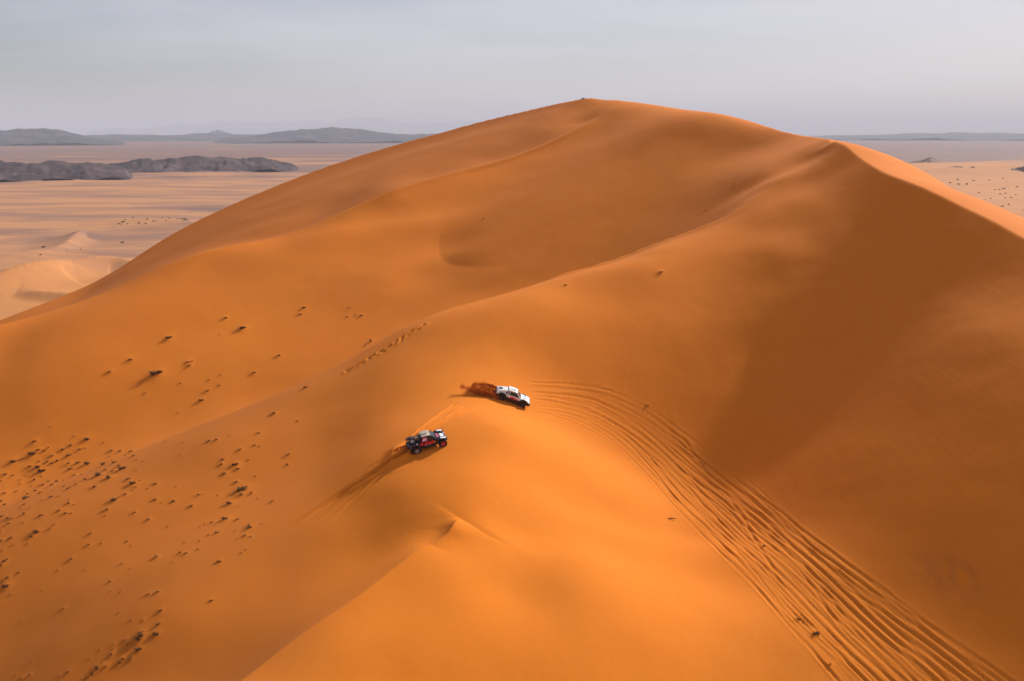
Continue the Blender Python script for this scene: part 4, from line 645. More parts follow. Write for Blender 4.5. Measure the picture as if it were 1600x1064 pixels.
# ------------------------------------------------------------------ desert plain with low dunes
def PZ(u, v, z):                    # point on a sight line at a world height
    d = ray(u, v); t = (z - CAM_Z) / d[2]; return np.array([d[0] * t, d[1] * t, z])
LOW = []                            # low crests on the plain: points (u, v, height), width away, width near
def crest(pts, far_w, near_w, far_s=1.0):
    zc = .8 * max(z for _, _, z in pts)
    q = np.array([PZ(u, v, zc) for u, v, z in pts]); LOW.append((catmull(q[:, :2], 10), catmull(np.array([[z] for _, _, z in pts], float), 10)[:, 0], far_w, near_w))
crest([(-160, 440, 5), (-60, 435, 6), (0, 430, 7), (60, 421, 9), (110, 411, 10), (150, 404, 10), (185, 402, 8), (215, 404, 4), (240, 406, 1)], 60, 30)
crest([(-200, 468, 4), (-60, 452, 5), (0, 440, 6), (50, 429, 6), (85, 423, 4), (115, 421, 1)], 30, 60)
crest([(20, 456, .5), (45, 455, 3.5), (70, 456, 4.5), (100, 457, 4.5), (150, 459, 4)], 50, 13)
crest([(40, 392, .5), (75, 385, 2), (100, 376, 5), (116, 368, 8), (127, 362, 9.5), (132, 361, 7), (138, 362, 1)], 46, 22)
crest([(-60, 404, 3), (0, 400, 5), (60, 396, 5), (140, 392, 3), (200, 392, 1)], 60, 60)
crest([(1340, 262, 12), (1400, 259, 20), (1450, 257, 24), (1520, 256, 22), (1600, 252, 22), (1700, 250, 22)], 500, 700)
crest([(1400, 275, 5), (1480, 271, 12), (1560, 268, 12), (1660, 268, 12)], 200, 260)
crest([(1460, 300, 3), (1520, 290, 8), (1600, 286, 9), (1700, 287, 9)], 120, 160)
crest([(1540, 345, 5), (1575, 337, 12), (1600, 333, 15), (1660, 330, 16), (1750, 332, 14)], 60, 50)
crest([(1480, 325, 2), (1540, 315, 5), (1620, 310, 6), (1700, 312, 6)], 80, 80)
crest([(120, 345, 1), (200, 342, 5), (280, 345, 6), (330, 350, 4)], 80, 90)
def plain_height(x, y):
    r = np.hypot(x, y)
    k = sstep(300, 420, r) * sstep(9000, 5000, r)
    z = k * (.5 * fbm(x / 70, y / 70, 2) + 1.6 * fbm(x / 260, y / 260, 3))
    for X, a, wf, wn in LOW:
        d, s, am = poly_dist(x, y, X, a, max(wf, wn))
        q = np.clip(1 - d / np.where(s > 0, wf, wn), 0, 1)
        z = z + am * q * q * (1.25 - .25 * q)
    return z * sstep(230, 300, r)
def plain():
    th = np.concatenate([np.radians(np.arange(-180, -34, 3.0)), np.radians(np.arange(-34, 34.001, .085)), np.radians(np.arange(36, 179, 3.0))])
    r = [1.0, 60.0, 230.0]
    while r[-1] < 7000: r.append(r[-1] * 1.0065 if r[-1] < 900 else r[-1] * 1.012)
    r += [9000, 13000, 20000, 32000, 50000, 80000]
    TH, R = np.meshgrid(th, np.array(r), indexing='ij')
    X, Y = R * np.sin(TH), R * np.cos(TH)
    Z = plain_height(X.ravel(), Y.ravel()).reshape(X.shape)
    Rn = R * (1 + .22 * fbm(X / 500, Y / 500, 3))
    erg = np.clip(sstep(900, 640, Rn) + .9 * sstep(math.radians(14), math.radians(20), TH) * sstep(3600, 2400, Rn), 0, 1)
    gravel = -.02 + .15 * sstep(1500, 3000, Rn) + .10 * sstep(3000, 6000, R)
    o = grid_mesh('desert_plain', X, Y, Z, M_PLAIN, {'erg': erg, 'gravel': gravel}, wrap=True)
    tag(o, 'flat pale desert plain streaked with dark gravel behind the dune', 'plain', kind='structure')
plain()

# ------------------------------------------------------------------ hills and mountains
def range_mesh(name, label, top, R, depth, mat_, rough, cat='hills', foot=None):
    """top: (u, v) skyline; R: range of its crest; depth: half depth of the ridge"""
    a = np.array([azm(u, v) for u, v in top]); t = np.array([P(u, v, R)[2] + CAM_Z for u, v in top])
    n = max(60, int((a[-1] - a[0]) * R / (depth / 14)))
    n = min(n * 2, 700)
    th = np.linspace(a[0], a[-1], n); k = 44
    g = np.linspace(-1, 1, k)
    TH, G = np.meshgrid(th, g, indexing='ij'); RR = R + G * depth
    X, Y = RR * np.sin(TH), RR * np.cos(TH)
    H = np.interp(TH, a, t)
    s = depth / 2.2
    rid = 1 - np.abs(fbm(X / s, Y / s, 4)); spur = fbm(X / (s * .5) + 7, Y / (s * .5), 4)
    prof = np.clip(1 - np.abs(G) ** 1.25 * (1 + .35 * spur), 0, 1)
    gul = np.abs(fbm(TH * R / (depth * .10) + 3, G * 1.6, 4))
    Z = H * prof * (1 - rough + rough * np.clip(rid, 0, 1.0)) + H * .10 * spur * prof - H * .22 * gul * prof * np.clip(np.abs(G) * 2.2, .12, 1)
    edge = sstep(0, .04, (TH - th[0]) / (th[-1] - th[0])) * sstep(1, .96, (TH - th[0]) / (th[-1] - th[0]))
    Z = Z * edge - 2.0
    o = grid_mesh(name, X, Y, Z, mat_); tag(o, label, cat, kind='structure'); return o
range_mesh('hills', 'low dark rocky ridge crossing the plain on the left', [(140, 262), (175, 252), (220, 247), (260, 245), (300, 243), (350, 242.5), (400, 243), (425, 246), (445, 252), (470, 257)], 2700, 210, M_HILL, .35)
range_mesh('hills', 'dark rocky low hill at the left edge of the plain', [(-260, 250), (-80, 250), (0, 251), (60, 251), (130, 252), (175, 256), (210, 262)], 2350, 190, M_HILL, .3)
range_mesh('mountain_range', 'blue grey mountain block on the horizon at far left', [(-330, 207), (-200, 203), (-60, 203), (20, 202), (60, 201), (95, 203), (120, 208), (145, 215), (200, 221)], 9500, 1500, M_MOUNT, .35, 'mountains')
range_mesh('mountain_range', 'long blue grey jagged mountain on the horizon left of the dune', [(330, 217), (390, 212), (440, 203), (470, 201), (520, 200), (570, 199), (600, 205), (640, 209), (700, 209), (760, 213)], 10500, 1600, M_MOUNT, .35, 'mountains')
range_mesh('hills', 'flat dark band of hills along the left horizon', [(60, 220), (110, 213), (180, 210), (260, 211), (330, 209), (400, 210), (460, 215)], 13000, 1800, M_MOUNT, .25)
range_mesh('mountain', 'small pale cone on the horizon above the left plain', [(318, 211), (330, 206), (340, 203), (346, 203), (356, 207), (370, 211)], 17000, 700, M_MOUNT, .15, 'mountain')
range_mesh('mountain_range', 'faint far mountains fading into the haze on the left', [(120, 205), (230, 197), (330, 188), (420, 190), (500, 187), (580, 184), (640, 188), (720, 184), (790, 190), (900, 200)], 55000, 6000, M_MOUNT, .3, 'mountains')
range_mesh('hills', 'flat blue band of hills along the right horizon', [(1230, 216), (1300, 211), (1400, 210), (1480, 207), (1560, 206), (1640, 206), (1750, 208)], 15000, 2200, M_MOUNT, .2)
range_mesh('hills', 'low dark ridge on the right plain with a small peak', [(1340, 254), (1390, 251.5), (1440, 249), (1455, 243.5), (1468, 249), (1485, 256)], 2900, 160, M_BROWN_ROCK, .25)
range_mesh('hills', 'thin dark rocky strip on the right plain below the peak', [(1470, 262), (1500, 256), (1520, 257), (1545, 264)], 2350, 110, M_BROWN_ROCK, .25)
range_mesh('hills', 'dark strip of rock at the right edge of the plain', [(1575, 260), (1595, 258), (1660, 257), (1720, 259)], 2400, 110, M_BROWN_ROCK, .25)

# ------------------------------------------------------------------ shrubs and tufts
def tuft_mesh(seed, mat_, blades=34, woody=False):
    r = random.Random(seed); V = []; F = []
    lobes = [(r.uniform(-.28, .28), r.uniform(-.22, .22), r.uniform(.16, .30)) for _ in range(4 if woody else 3)]
    for cx, cy, rad in lobes:                       # dense ragged hearts of the clump
        b = len(V); n = 7
        for k in range(n):
            a = 2 * math.pi * k / n + r.uniform(-.2, .2); q = rad * r.uniform(.75, 1.15)
            V.append((cx + q * math.cos(a), cy + q * math.sin(a), -.06))
        for k in range(n):
            a = 2 * math.pi * k / n + r.uniform(-.3, .3); q = rad * r.uniform(.45, .8)
            V.append((cx + q * math.cos(a), cy + q * math.sin(a), r.uniform(.16, .34) * (1.2 if woody else 1)))
        V.append((cx, cy, r.uniform(.26, .40)))
        for k in range(n):
            F.append((b + k, b + (k + 1) % n, b + n + (k + 1) % n, b + n + k)); F.append((b + n + k, b + n + (k + 1) % n, b + 2 * n))
    for k in range(blades):                         # blades and twigs leaning out of it
        cx, cy, rad = lobes[k % len(lobes)]
        a = r.uniform(0, 2 * math.pi); ln = r.uniform(.30, .58); up = r.uniform(.25, .60)
        x0, y0 = cx + .4 * rad * math.cos(a), cy + .4 * rad * math.sin(a); w = r.uniform(.018, .04)
        tx, ty = -math.sin(a) * w, math.cos(a) * w; x1, y1 = x0 + .55 * ln * math.cos(a), y0 + .55 * ln * math.sin(a)
        x2, y2 = x0 + ln * math.cos(a), y0 + ln * math.sin(a); b = len(V)
        V += [(x0 - tx, y0 - ty, .02), (x0 + tx, y0 + ty, .02), (x1 + tx, y1 + ty, up * .8), (x1 - tx, y1 - ty, up * .8), (x2, y2, up * r.uniform(.6, 1.05))]
        F += [(b, b + 1, b + 2, b + 3), (b + 3, b + 2, b + 4)]
    me = bpy.data.meshes.new('shrub'); me.from_pydata(V, [], F); me.update(); me.materials.append(mat_); return me
TUFTS = [tuft_mesh(s, (M_PALE, M_BROWN, M_BROWN, M_SHRUB)[s % 4], 30) for s in range(12)] + [tuft_mesh(20 + s, (M_SHRUB, M_SHRUB2, M_SHRUB)[s], 46, True) for s in range(3)]
NAMED = {   # sight line of the notable plants -> what singles each of them out
    (245, 585): 'largest dark shrub on the smooth slope above the tuft patch, two lobed',
    (264, 529): 'compact dark shrub on the bare upper left slope, left of its twin',
    (380, 514): 'compact dark shrub on the bare upper slope, right of its twin',
    (219, 992): 'long spreading dark shrub, biggest of all, low in the left hollow',
    (244, 991): 'dark shrub touching the right end of the biggest shrub in the hollow',
    (217, 1015): 'flat dark shrub with pale twigs just below the biggest shrub',
    (152, 1045): 'dark shrub near the lower left corner at the head of a short row',
    (377, 766): 'wide dark shrub in the middle of the hollow, broadest of its small cluster',
    (359, 787): 'dark lens shaped shrub just below the broadest shrub of the middle cluster',
    (390, 826): 'pale brown wispy shrub at the right of the lowest middle cluster',
    (135, 686): 'lone dark shrub at the top of the crowded tuft patch',
    (9, 916): 'dark shrub cut by the left edge of the picture, the edge shrub',
    (20, 722): 'long thin dark shrub at the upper left end of the tuft patch',
    (66, 735): 'curved dark shrub band near the left side of the tuft patch',
    (1275, 990): 'dark tuft lying among the tyre tracks at lower right',
    (1247, 967): 'small brown tuft at the inner edge of the tracks just left of the dark one',
    (1194, 852): 'brown tuft half buried in the middle of the broad track fan',
    (1297, 1037): 'brown tuft at the lower end of the inner edge of the tracks',
    (883, 447): 'tiny dark tuft alone on the bright shoulder left of its neighbour',
    (1032, 427): 'tiny dark tuft alone on the bright shoulder nearer the shaded face',
    (755, 343): 'tiny dark speck of brush alone on the shaded bowl wall',
    (1012, 633): 'faint dark tuft on the shaded slope right of the silver truck',
    (580, 533): 'small brown tuft just above the line of footprints on the crest',
    (1148, 289): 'dark speck of brush high on the bowl wall below the right shoulder',
    (1103, 330): 'dark speck of brush at the lip of the bowl',
}
SHORT = {(245, 585): 'the two lobed shrub', (264, 529): 'the left compact shrub', (380, 514): 'the right compact shrub', (219, 992): 'the biggest shrub',
    (217, 1015): 'the shrub with pale twigs', (152, 1045): 'the lower left shrub', (377, 766): 'the broadest middle shrub', (359, 787): 'the lens shaped shrub',
    (390, 826): 'the wispy brown shrub', (135, 686): 'the lone top shrub', (9, 916): 'the edge shrub', (20, 722): 'the long thin shrub', (66, 735): 'the curved shrub band',
    (1275, 990): 'the dark track tuft', (580, 533): 'the footprint tuft', (883, 447): 'the left shoulder tuft', (1103, 330): 'the speck at the bowl lip'}
ORD = ['nearest', 'second', 'third', 'fourth', 'fifth', 'sixth', 'seventh', 'eighth', 'ninth', 'tenth', 'eleventh', 'twelfth', 'thirteenth', 'fourteenth', 'fifteenth', 'sixteenth', 'seventeenth', 'eighteenth', 'nineteenth', 'twentieth']
def ordinal(k): return (['first'] + ORD[1:])[k] if k < 20 else ['twenty', 'thirty', 'forty'][(k + 1) // 10 - 2] + ' ' + (['first'] + ORD[1:])[(k % 10)] if (k + 1) % 10 else ['', '', 'thirtieth', 'fortieth'][(k + 1) // 10 - 1]
def zone(u, v):
    if v < 640: return 'tufts on the upper left slope'
    if u < 250 and v < 842: return 'tufts of the crowded left patch'
    if v > 940: return 'tufts around the biggest shrub'
    if v > 842: return 'sparse tufts of the lower hollow'
    return 'tufts in the middle of the hollow'
def place_labels():
    """every small tuft is told by its size and its place beside the nearest notable shrub"""
    groups = {}
    for i, (u, v, c) in enumerate(SHRUBS):
        if c in 'tk' or min(abs(k[0] - u) + abs(k[1] - v) for k in NAMED) < 2.5: continue
        k = min(SHORT, key=lambda k: math.hypot(k[0] - u, k[1] - v)); dx, dy = u - k[0], v - k[1]
        a = int(round(math.degrees(math.atan2(-dy, dx)) / 45)) % 8
        way = ['right of', 'to the upper right of', 'above', 'to the upper left of', 'left of', 'to the lower left of', 'below', 'to the lower right of'][a]
        groups.setdefault((k, way, {'s': 'tiny', 'm': 'small', 'L': 'large', 'X': 'big'}[c]), []).append((math.hypot(dx, dy), i))
    out = {}
    for (k, way, size), l in groups.items():
        for n, (_, i) in enumerate(sorted(l)): out[i] = '%s tuft, %s %s %s' % (size, ORD[n] if n < 20 else ordinal(n), way, SHORT[k])
    return out
PLACE = place_labels()
_z = height(_xy[:, 0], _xy[:, 1])
for i, (u, v, c) in enumerate(SHRUBS):
    if c == 't' or c == 'k': continue
    w = {'s': 3.9, 'm': 6.8, 'L': 10.2, 'X': 16.5}[c] * _r[i] / FPX * rng.uniform(.85, 1.15)
    me = TUFTS[12 + i % 3] if c in 'LX' else TUFTS[(i * 5) % 12] if c == 'm' else TUFTS[((i * 5) % 3) * 4 + (i % 3 > 0)]
    o = bpy.data.objects.new('shrub', me); COL.objects.link(o)
    o.location = (_xy[i, 0], _xy[i, 1], _z[i] - .02 * w)
    o.rotation_euler = (0, 0, rng.uniform(-.5, .5) + (math.pi if i % 2 else 0))
    fl = {'s': .5, 'm': .55, 'L': .55, 'X': .5}[c]
    o.scale = (w * 1.15, w * .8, w * fl)
    key = min(NAMED, key=lambda k: abs(k[0] - u) + abs(k[1] - v))
    if abs(key[0] - u) + abs(key[1] - v) < 2.5: tag(o, NAMED[key], 'shrub')
    else: tag(o, PLACE[i], 'shrub', zone(u, v))
# a dead branch lying near the tracks, and the scrap of brush that crowns the peak
def bar(V, F, p, q, r0, r1, n=6):
    p, q = Vector(p), Vector(q); d = (q - p).normalized(); a = d.orthogonal().normalized(); c = d.cross(a); b = len(V)
    for c0, rr in ((p, r0), (q, r1)):
        for k in range(n):
            t = 2 * math.pi * k / n; V.append(tuple(c0 + (a * math.cos(t) + c * math.sin(t)) * rr))
    for k in range(n): F.append((b + k, b + (k + 1) % n, b + n + (k + 1) % n, b + n + k))
    F.append(tuple(b + n - 1 - k for k in range(n))); F.append(tuple(b + n + k for k in range(n)))
i = [k for k, s in enumerate(SHRUBS) if s[2] == 'k'][0]
V, F = [], []
bar(V, F, (-.55, 0, .06), (-.1, .05, .13), .035, .06); bar(V, F, (-.1, .05, .13), (.5, .02, .10), .06, .045); bar(V, F, (-.1, .05, .1), (.15, .25, .17), .035, .02); bar(V, F, (.3, .02, .1), (.55, -.12, .14), .03, .015)
br = mesh_obj('branch', V, F, mat('dead_wood', (.11, .06, .03), .9)); br.location = (_xy[i, 0], _xy[i, 1], _z[i])
tag(br, 'short dead branch lying on the bright sand left of the tracks', 'branch')
pk = P(911, 156, 325); pz = float(height(np.array([pk[0]]), np.array([pk[1]]))[0])
o = bpy.data.objects.new('shrub', TUFTS[12]); COL.objects.link(o); o.location = (pk[0], pk[1], pz - .1); o.scale = (.95, .8, .85)
o.scale = (.95, .8, .85); tag(o, 'small dark clump of brush standing on the very peak of the dune', 'shrub')
# bushes out on the plain
def bush_mesh(seed):
    r = random.Random(seed); V = []; F = []
    bar(V, F, (0, 0, -.1), (.02, 0, .45), .05, .03, 5)
    for k in range(70):
        a = r.uniform(0, 2 * math.pi); q = .5 * math.sqrt(r.random()); z = .25 + .5 * r.random() * (1 - q)
        s = r.uniform(.07, .15); c = Vector((q * math.cos(a), q * math.sin(a), z)); d1 = Vector((r.gauss(0, 1), r.gauss(0, 1), r.gauss(0, 1))).normalized() * s; d2 = d1.orthogonal().normalized() * s; b = len(V)
        V += [tuple(c - d1), tuple(c + d2), tuple(c + d1), tuple(c - d2)]; F.append((b, b + 1, b + 2, b + 3))
    me = bpy.data.meshes.new('bush'); me.from_pydata(V, [], F); me.update(); me.materials.append(M_BUSH); return me
M_BUSH = mat('bush_leaves', (.10, .075, .04), .9, 0, .1)
BUSH = [bush_mesh(s) for s in range(4)]
PB = [(68, 389, 5, 'l'), (191, 378, 5, 'l'), (126, 391, 3, 'l'), (64, 403, 3, 'l'), (52, 412, 3, 'l'), (105, 396, 2.5, 'l')]
for k in range(22): PB.append((185 + rng.random() * 110, 343 + rng.random() * 9, 2.4 + rng.random() * 1.6, 'd'))
for u, v, w in ((1496, 285, 3.5), (1484, 289, 4), (1521, 286, 3.5), (1497, 293, 4), (1510, 294, 3), (1542, 323, 4.5), (1566, 323, 4), (1576, 321, 3), (1571, 302, 3), (1597, 348, 4), (1585, 346, 3), (1531, 320, 2.5)): PB.append((u, v, w, 'r'))
for k in range(20):
    v = 281 + 48 * rng.random(); u = 1480 + (v - 280) * 1.1 + rng.random() * 110; PB.append((u, v, 2 + rng.random() * 1.8, 'r'))
for k, (u, v, w, z) in enumerate(PB):
    p = PZ(u, v, 2.0); R_ = math.hypot(p[0], p[1]); s = w * R_ / FPX
    g = float(plain_height(np.array([p[0]]), np.array([p[1]]))[0])
    o = bpy.data.objects.new('bush', BUSH[k % 4]); COL.objects.link(o); o.location = (p[0], p[1], g - .05 * s); o.scale = (s, s, s * .75); o.rotation_euler = (0, 0, rng.random() * 6)
    if z == 'l' and k < 2: tag(o, ['dark lone bush on the plain left of the small crescent dune', 'dark lone bush on the plain right of the small crescent dune'][k], 'bush')
    else:
        rank = sorted([q[0] for q in PB if q[3] == z]).index(u)
        lb, gr = {'l': ('faint bush by the low dunes at far left, %s from the left', 'bushes near the low dunes'), 'd': ('dark bush in the dotted row beyond the crescent dune, %s from the left', 'bushes in a line beyond the crescent dune'), 'r': ('dark bush dotted over the pale sand at far right, %s from the left', 'bushes on the right hand plain')}[z]
        tag(o, lb % ordinal(rank), 'bush', gr)

# ------------------------------------------------------------------ rally cars (x forward, y left, z up, wheels on z = 0)
M_WHITE = mat('white_paint', (.68, .69, .68), .28, 0, .5); M_BLACK = mat('black_paint', (.016, .016, .020), .35, 0, .5)
M_NAVY = mat('navy_paint', (.012, .014, .035), .3, 0, .5); M_RED = mat('red_vinyl', (.62, .020, .022), .35, 0, .4)
M_PINK = mat('magenta_vinyl', (.58, .10, .18), .4, 0, .4); M_YEL = mat('yellow_vinyl', (.70, .38, .05), .4, 0, .4)
M_GLASS = mat('dark_glass', (.010, .012, .014), .06, 0, .6); M_RUB = mat('tyre_rubber', (.020, .018, .017), .9, 0, .2)
M_RIM = mat('alloy_rim', (.34, .25, .25), .4, .5, .5); M_RIMK = mat('black_rim', (.05, .05, .05), .45, .4, .5); M_RIMR = mat('red_rim', (.42, .03, .03), .45, .2, .5)
M_LAMP = mat('lamp_glass', (.75, .77, .78), .12, 0, .6); M_STEEL = mat('dusty_steel', (.16, .13, .11), .55, .5, .4); M_TAN = mat('tan_cover', (.20, .12, .06), .8)
M_TLAMP = mat('tail_lamp_glass', (.40, .02, .02), .2); M_GREY = mat('grey_vinyl', (.30, .29, .29), .4)
def prism(name, prof, hw, m, parent, bevel=.03, y0=None, top=None):
    """side profile (x, z) extruded across; hw = half width, top = half width at the highest point; y0 = one-sided centre"""
    bm = bmesh.new(); zs = [p[1] for p in prof]; lo, hi = min(zs), max(zs); rows = []
    for sgn in (1, -1):
        row = []
        for x, z in prof:
            w = hw if top is None else hw + (top - hw) * (z - lo) / (hi - lo)
            row.append(bm.verts.new((x, (y0 or 0) + sgn * w, z)))
        rows.append(row)
    n = len(prof); bm.faces.new(rows[0]); bm.faces.new(rows[1][::-1])
    for k in range(n): bm.faces.new((rows[0][k], rows[1][k], rows[1][(k + 1) % n], rows[0][(k + 1) % n]))
    bmesh.ops.recalc_face_normals(bm, faces=bm.faces[:])
    if bevel: bmesh.ops.bevel(bm, geom=bm.edges[:], offset=bevel, segments=2, affect='EDGES', clamp_overlap=True)
    me = bpy.data.meshes.new(name); bm.to_mesh(me); bm.free(); me.materials.append(m)
    o = bpy.data.objects.new(name, me); COL.objects.link(o); o.parent = parent; return o
def box(name, c, s, m, parent, bevel=.015):
    x, y, z = c; a, b, h = s[0] / 2, s[1] / 2, s[2] / 2
    return prism(name, [(x - a, z - h), (x + a, z - h), (x + a, z + h), (x - a, z + h)], b, m, parent, bevel, y0=y)
def plate(name, pts, m, parent, th=.012):
    """flat piece given by 3D outline, given a little thickness along its normal"""
    p = [Vector(q) for q in pts]; nrm = (p[1] - p[0]).cross(p[2] - p[0]).normalized() * th
    n = len(p); V = [tuple(q) for q in p] + [tuple(q + nrm) for q in p]
    F = [tuple(range(n - 1, -1, -1)), tuple(range(n, 2 * n))] + [(k, (k + 1) % n, n + (k + 1) % n, n + k) for k in range(n)]
    return mesh_obj(name, V, F, m, parent)
def tubes(name, segs, m, parent, r=.025):
    V, F = [], []
    for p, q in segs: bar(V, F, p, q, r, r, 6)
    return mesh_obj(name, V, F, m, parent)
def wheel(parent, x, y, R, wdt, rimm, steer=0.0, name='wheel'):
    e = bpy.data.objects.new(name, None); COL.objects.link(e); e.parent = parent; e.location = (x, y, R); e.rotation_euler = (0, 0, steer)
    prof = [(.58, -.40), (.80, -.50), (.95, -.47), (1.0, -.36), (1.0, .36), (.95, .47), (.80, .50), (.58, .40)]
    V, F = [], []; n = 28
    for k in range(n):
        a = 2 * math.pi * k / n
        for j, (rr, yy) in enumerate(prof):
            q = R * rr * (1.025 if (j in (3, 4) and k % 2) else 1); V.append((q * math.cos(a), yy * wdt, q * math.sin(a)))
    m_ = len(prof)
    for k in range(n):
        for j in range(m_): F.append((k * m_ + j, k * m_ + (j + 1) % m_, ((k + 1) % n) * m_ + (j + 1) % m_, ((k + 1) % n) * m_ + j))
    mesh_obj('tyre', V, F, M_RUB, e)
    V, F = [], []; ro = R * .60
    for sd in (1, -1):
        b = len(V); yy = sd * wdt * .36
        for k in range(n): V.append((ro * math.cos(2 * math.pi * k / n), yy, ro * math.sin(2 * math.pi * k / n)))
        for k in range(n): V.append((ro * .86 * math.cos(2 * math.pi * k / n), yy * .95, ro * .86 * math.sin(2 * math.pi * k / n)))
        for k in range(n): V.append((ro * .30 * math.cos(2 * math.pi * k / n), yy * (.55 if k % 4 < 2 else .35), ro * .30 * math.sin(2 * math.pi * k / n)))
        V.append((0, yy * .8, 0))
        for k in range(n):
            k2 = (k + 1) % n
            F += [(b + k, b + k2, b + n + k2, b + n + k), (b + n + k, b + n + k2, b + 2 * n + k2, b + 2 * n + k), (b + 2 * n + k, b + 2 * n + k2, b + 3 * n)]
    mesh_obj('rim', V, F, rimm, e); return e
def stand_on_sand(root, xy, yaw, wb, tr, sink=.10):
    """set a car on its four wheels on the slope"""
    f, l = Vector((math.cos(yaw), math.sin(yaw))), Vector((-math.sin(yaw), math.cos(yaw))); pt = {}
    for a in (1, -1):
        for b in (1, -1):
            q = Vector(xy) + f * a * wb / 2 + l * b * tr / 2
            pt[a, b] = Vector((q.x, q.y, float(smooth_height(q.x, q.y)[0]) + CAM_Z))
    F_ = ((pt[1, 1] + pt[1, -1]) - (pt[-1, 1] + pt[-1, -1])).normalized(); L_ = ((pt[1, 1] + pt[-1, 1]) - (pt[1, -1] + pt[-1, -1])).normalized()
    U_ = F_.cross(L_).normalized(); L_ = U_.cross(F_)
    c = sum(pt.values(), Vector((0, 0, 0))) / 4 - U_ * sink
    root.matrix_world = Matrix(((F_.x, L_.x, U_.x, c.x), (F_.y, L_.y, U_.y, c.y), (F_.z, L_.z, U_.z, c.z), (0, 0, 0, 1)))
def arch(cx, R, z0, n=7): return [(cx - R * math.cos(math.pi * k / n), z0 + R * math.sin(math.pi * k / n)) for k in range(n + 1)]

# --- silver and white rally pickup
truck = bpy.data.objects.new('rally_truck', None); COL.objects.link(truck)
tag(truck, 'white and silver rally pickup truck throwing up sand as it turns on the crest', 'rally truck')
AW = .56
low = [(-2.28, .95), (-2.25, .62)] + [p for p in arch(-1.47, AW, .50)] + [(-.80, .46), (.80, .46)] + [p for p in arch(1.50, AW, .50)] + [(2.28, .60), (2.34, .80), (2.30, .98), (2.1, 1.06), (.95, 1.17), (-.95, 1.17), (-2.28, 1.14)]
prism('lower_body', [p for p in low if p[1] < .86] + [(2.32, .86), (-2.28, .86)], .90, M_BLACK, truck, .015, top=.895)
up = [(-2.28, .865), (-2.02, .865)] + [p for p in arch(-1.47, AW, .50) if p[1] > .87] + [(-.92, .865), (.95, .865)] + [p for p in arch(1.50, AW, .50) if p[1] > .87] + [(2.05, .865), (2.32, .865), (2.30, .98), (2.1, 1.06), (.95, 1.17), (-.95, 1.17), (-2.28, 1.14)]
prism('body', up, .896, M_WHITE, truck, .015, top=.84)
box('skid_plate', (0, 0, .47), (4.1, 1.2, .12), M_BLACK, truck)
for s in (1, -1):
    y = s * .90
    prism('sill_panel', [(-.86, .44), (.88, .44), (.92, .80), (-.90, .82)], .035, M_BLACK, truck, .01, y0=s * .895)
    for cx in (-1.47, 1.50):
        o_ = arch(cx, .72, .50, 9); i_ = arch(cx, .55, .52, 9)[::-1]
        prism('fender', o_ + i_, .085, M_BLACK, truck, .012, y0=s * .90)
    prism('door', [(-.62, .80), (.70, .80), (.80, 1.15), (-.62, 1.15)], .012, M_WHITE, truck, .006, y0=s * .872)
    box('door_handle', (-.45, s * .895, 1.06), (.16, .02, .03), M_BLACK, truck, .004)
    prism('door_decal', [(-.50, .82), (.15, .82), (.42, 1.04), (-.20, 1.10)], .005, M_RED, truck, 0, y0=s * .893)
    prism('side_decal', [(.18, .82), (.66, .82), (.74, .98), (.40, .98)], .005, M_PINK, truck, 0, y0=s * .893)
    prism('bed_decal', [(-1.95, 1.08), (-.80, 1.06), (-.70, 1.13), (-1.98, 1.12)], .005, M_GREY, truck, 0, y0=s * .866)
    box('headlight', (2.24, s * .60, .93), (.16, .40, .13), M_LAMP, truck)
    box('tail_light', (-2.29, s * .72, 1.0), (.05, .16, .22), M_TLAMP, truck)
    box('mirror', (.86, s * .98, 1.27), (.10, .20, .13), M_WHITE, truck, .03)
    box('mud_flap', (-2.05, s * .80, .42), (.03, .34, .42), M_BLACK, truck, .005)
# cabin, glass, roof
cab = prism('cabin', [(-.95, 1.15), (1.02, 1.15), (.36, 1.70), (-.78, 1.72)], .82, M_WHITE, truck, .02, top=.64)
prism('roof', [(-.84, 1.715), (.36, 1.695), (.44, 1.735), (-.20, 1.79), (-.84, 1.775)], .66, M_WHITE, truck, .02)
prism('roof_scoop', [(-.62, 1.785), (.05, 1.785), (.02, 1.90), (-.62, 1.84)], .26, M_WHITE, truck, .015)
box('scoop_mouth', (.045, 0, 1.845), (.02, .42, .08), M_BLACK, truck, .003)
def cy(z): return .82 + (.64 - .82) * (z - 1.15) / (1.72 - 1.15)
plate('windscreen', [(.995, -.68, 1.19), (.995, .68, 1.19), (.41, .56, 1.665), (.41, -.56, 1.665)], M_GLASS, truck)
plate('rear_window', [(-.955, .6, 1.22), (-.955, -.6, 1.22), (-.81, -.5, 1.62), (-.81, .5, 1.62)], M_GLASS, truck)
for s in (1, -1):
    for w in ([(-.58, 1.20), (.78, 1.20), (.32, 1.64), (-.52, 1.65)], [(-.86, 1.20), (-.66, 1.20), (-.60, 1.65), (-.74, 1.65)]):
        pts = [(x, s * (cy(z) + .001), z) for x, z in w]; plate('side_window', pts[::-1] if s > 0 else pts, M_GLASS, truck)
prism('hood', [(.98, 1.145), (2.16, 1.025), (2.22, 1.06), (1.62, 1.165), (1.0, 1.215)], .80, M_WHITE, truck, .02, top=.70)
for s in (1, -1): box('hood_vent', (1.52, s * .34, 1.165), (.34, .22, .03), M_BLACK, truck, .004)
box('grille', (2.335, 0, .86), (.04, .78, .16), M_BLACK, truck, .01)
prism('front_bumper', [(2.02, .50), (2.36, .54), (2.48, .70), (2.42, .84), (2.1, .84)], .84, M_BLACK, truck, .03)
box('rear_bumper', (-2.33, 0, .66), (.14, 1.5, .16), M_BLACK, truck, .02)
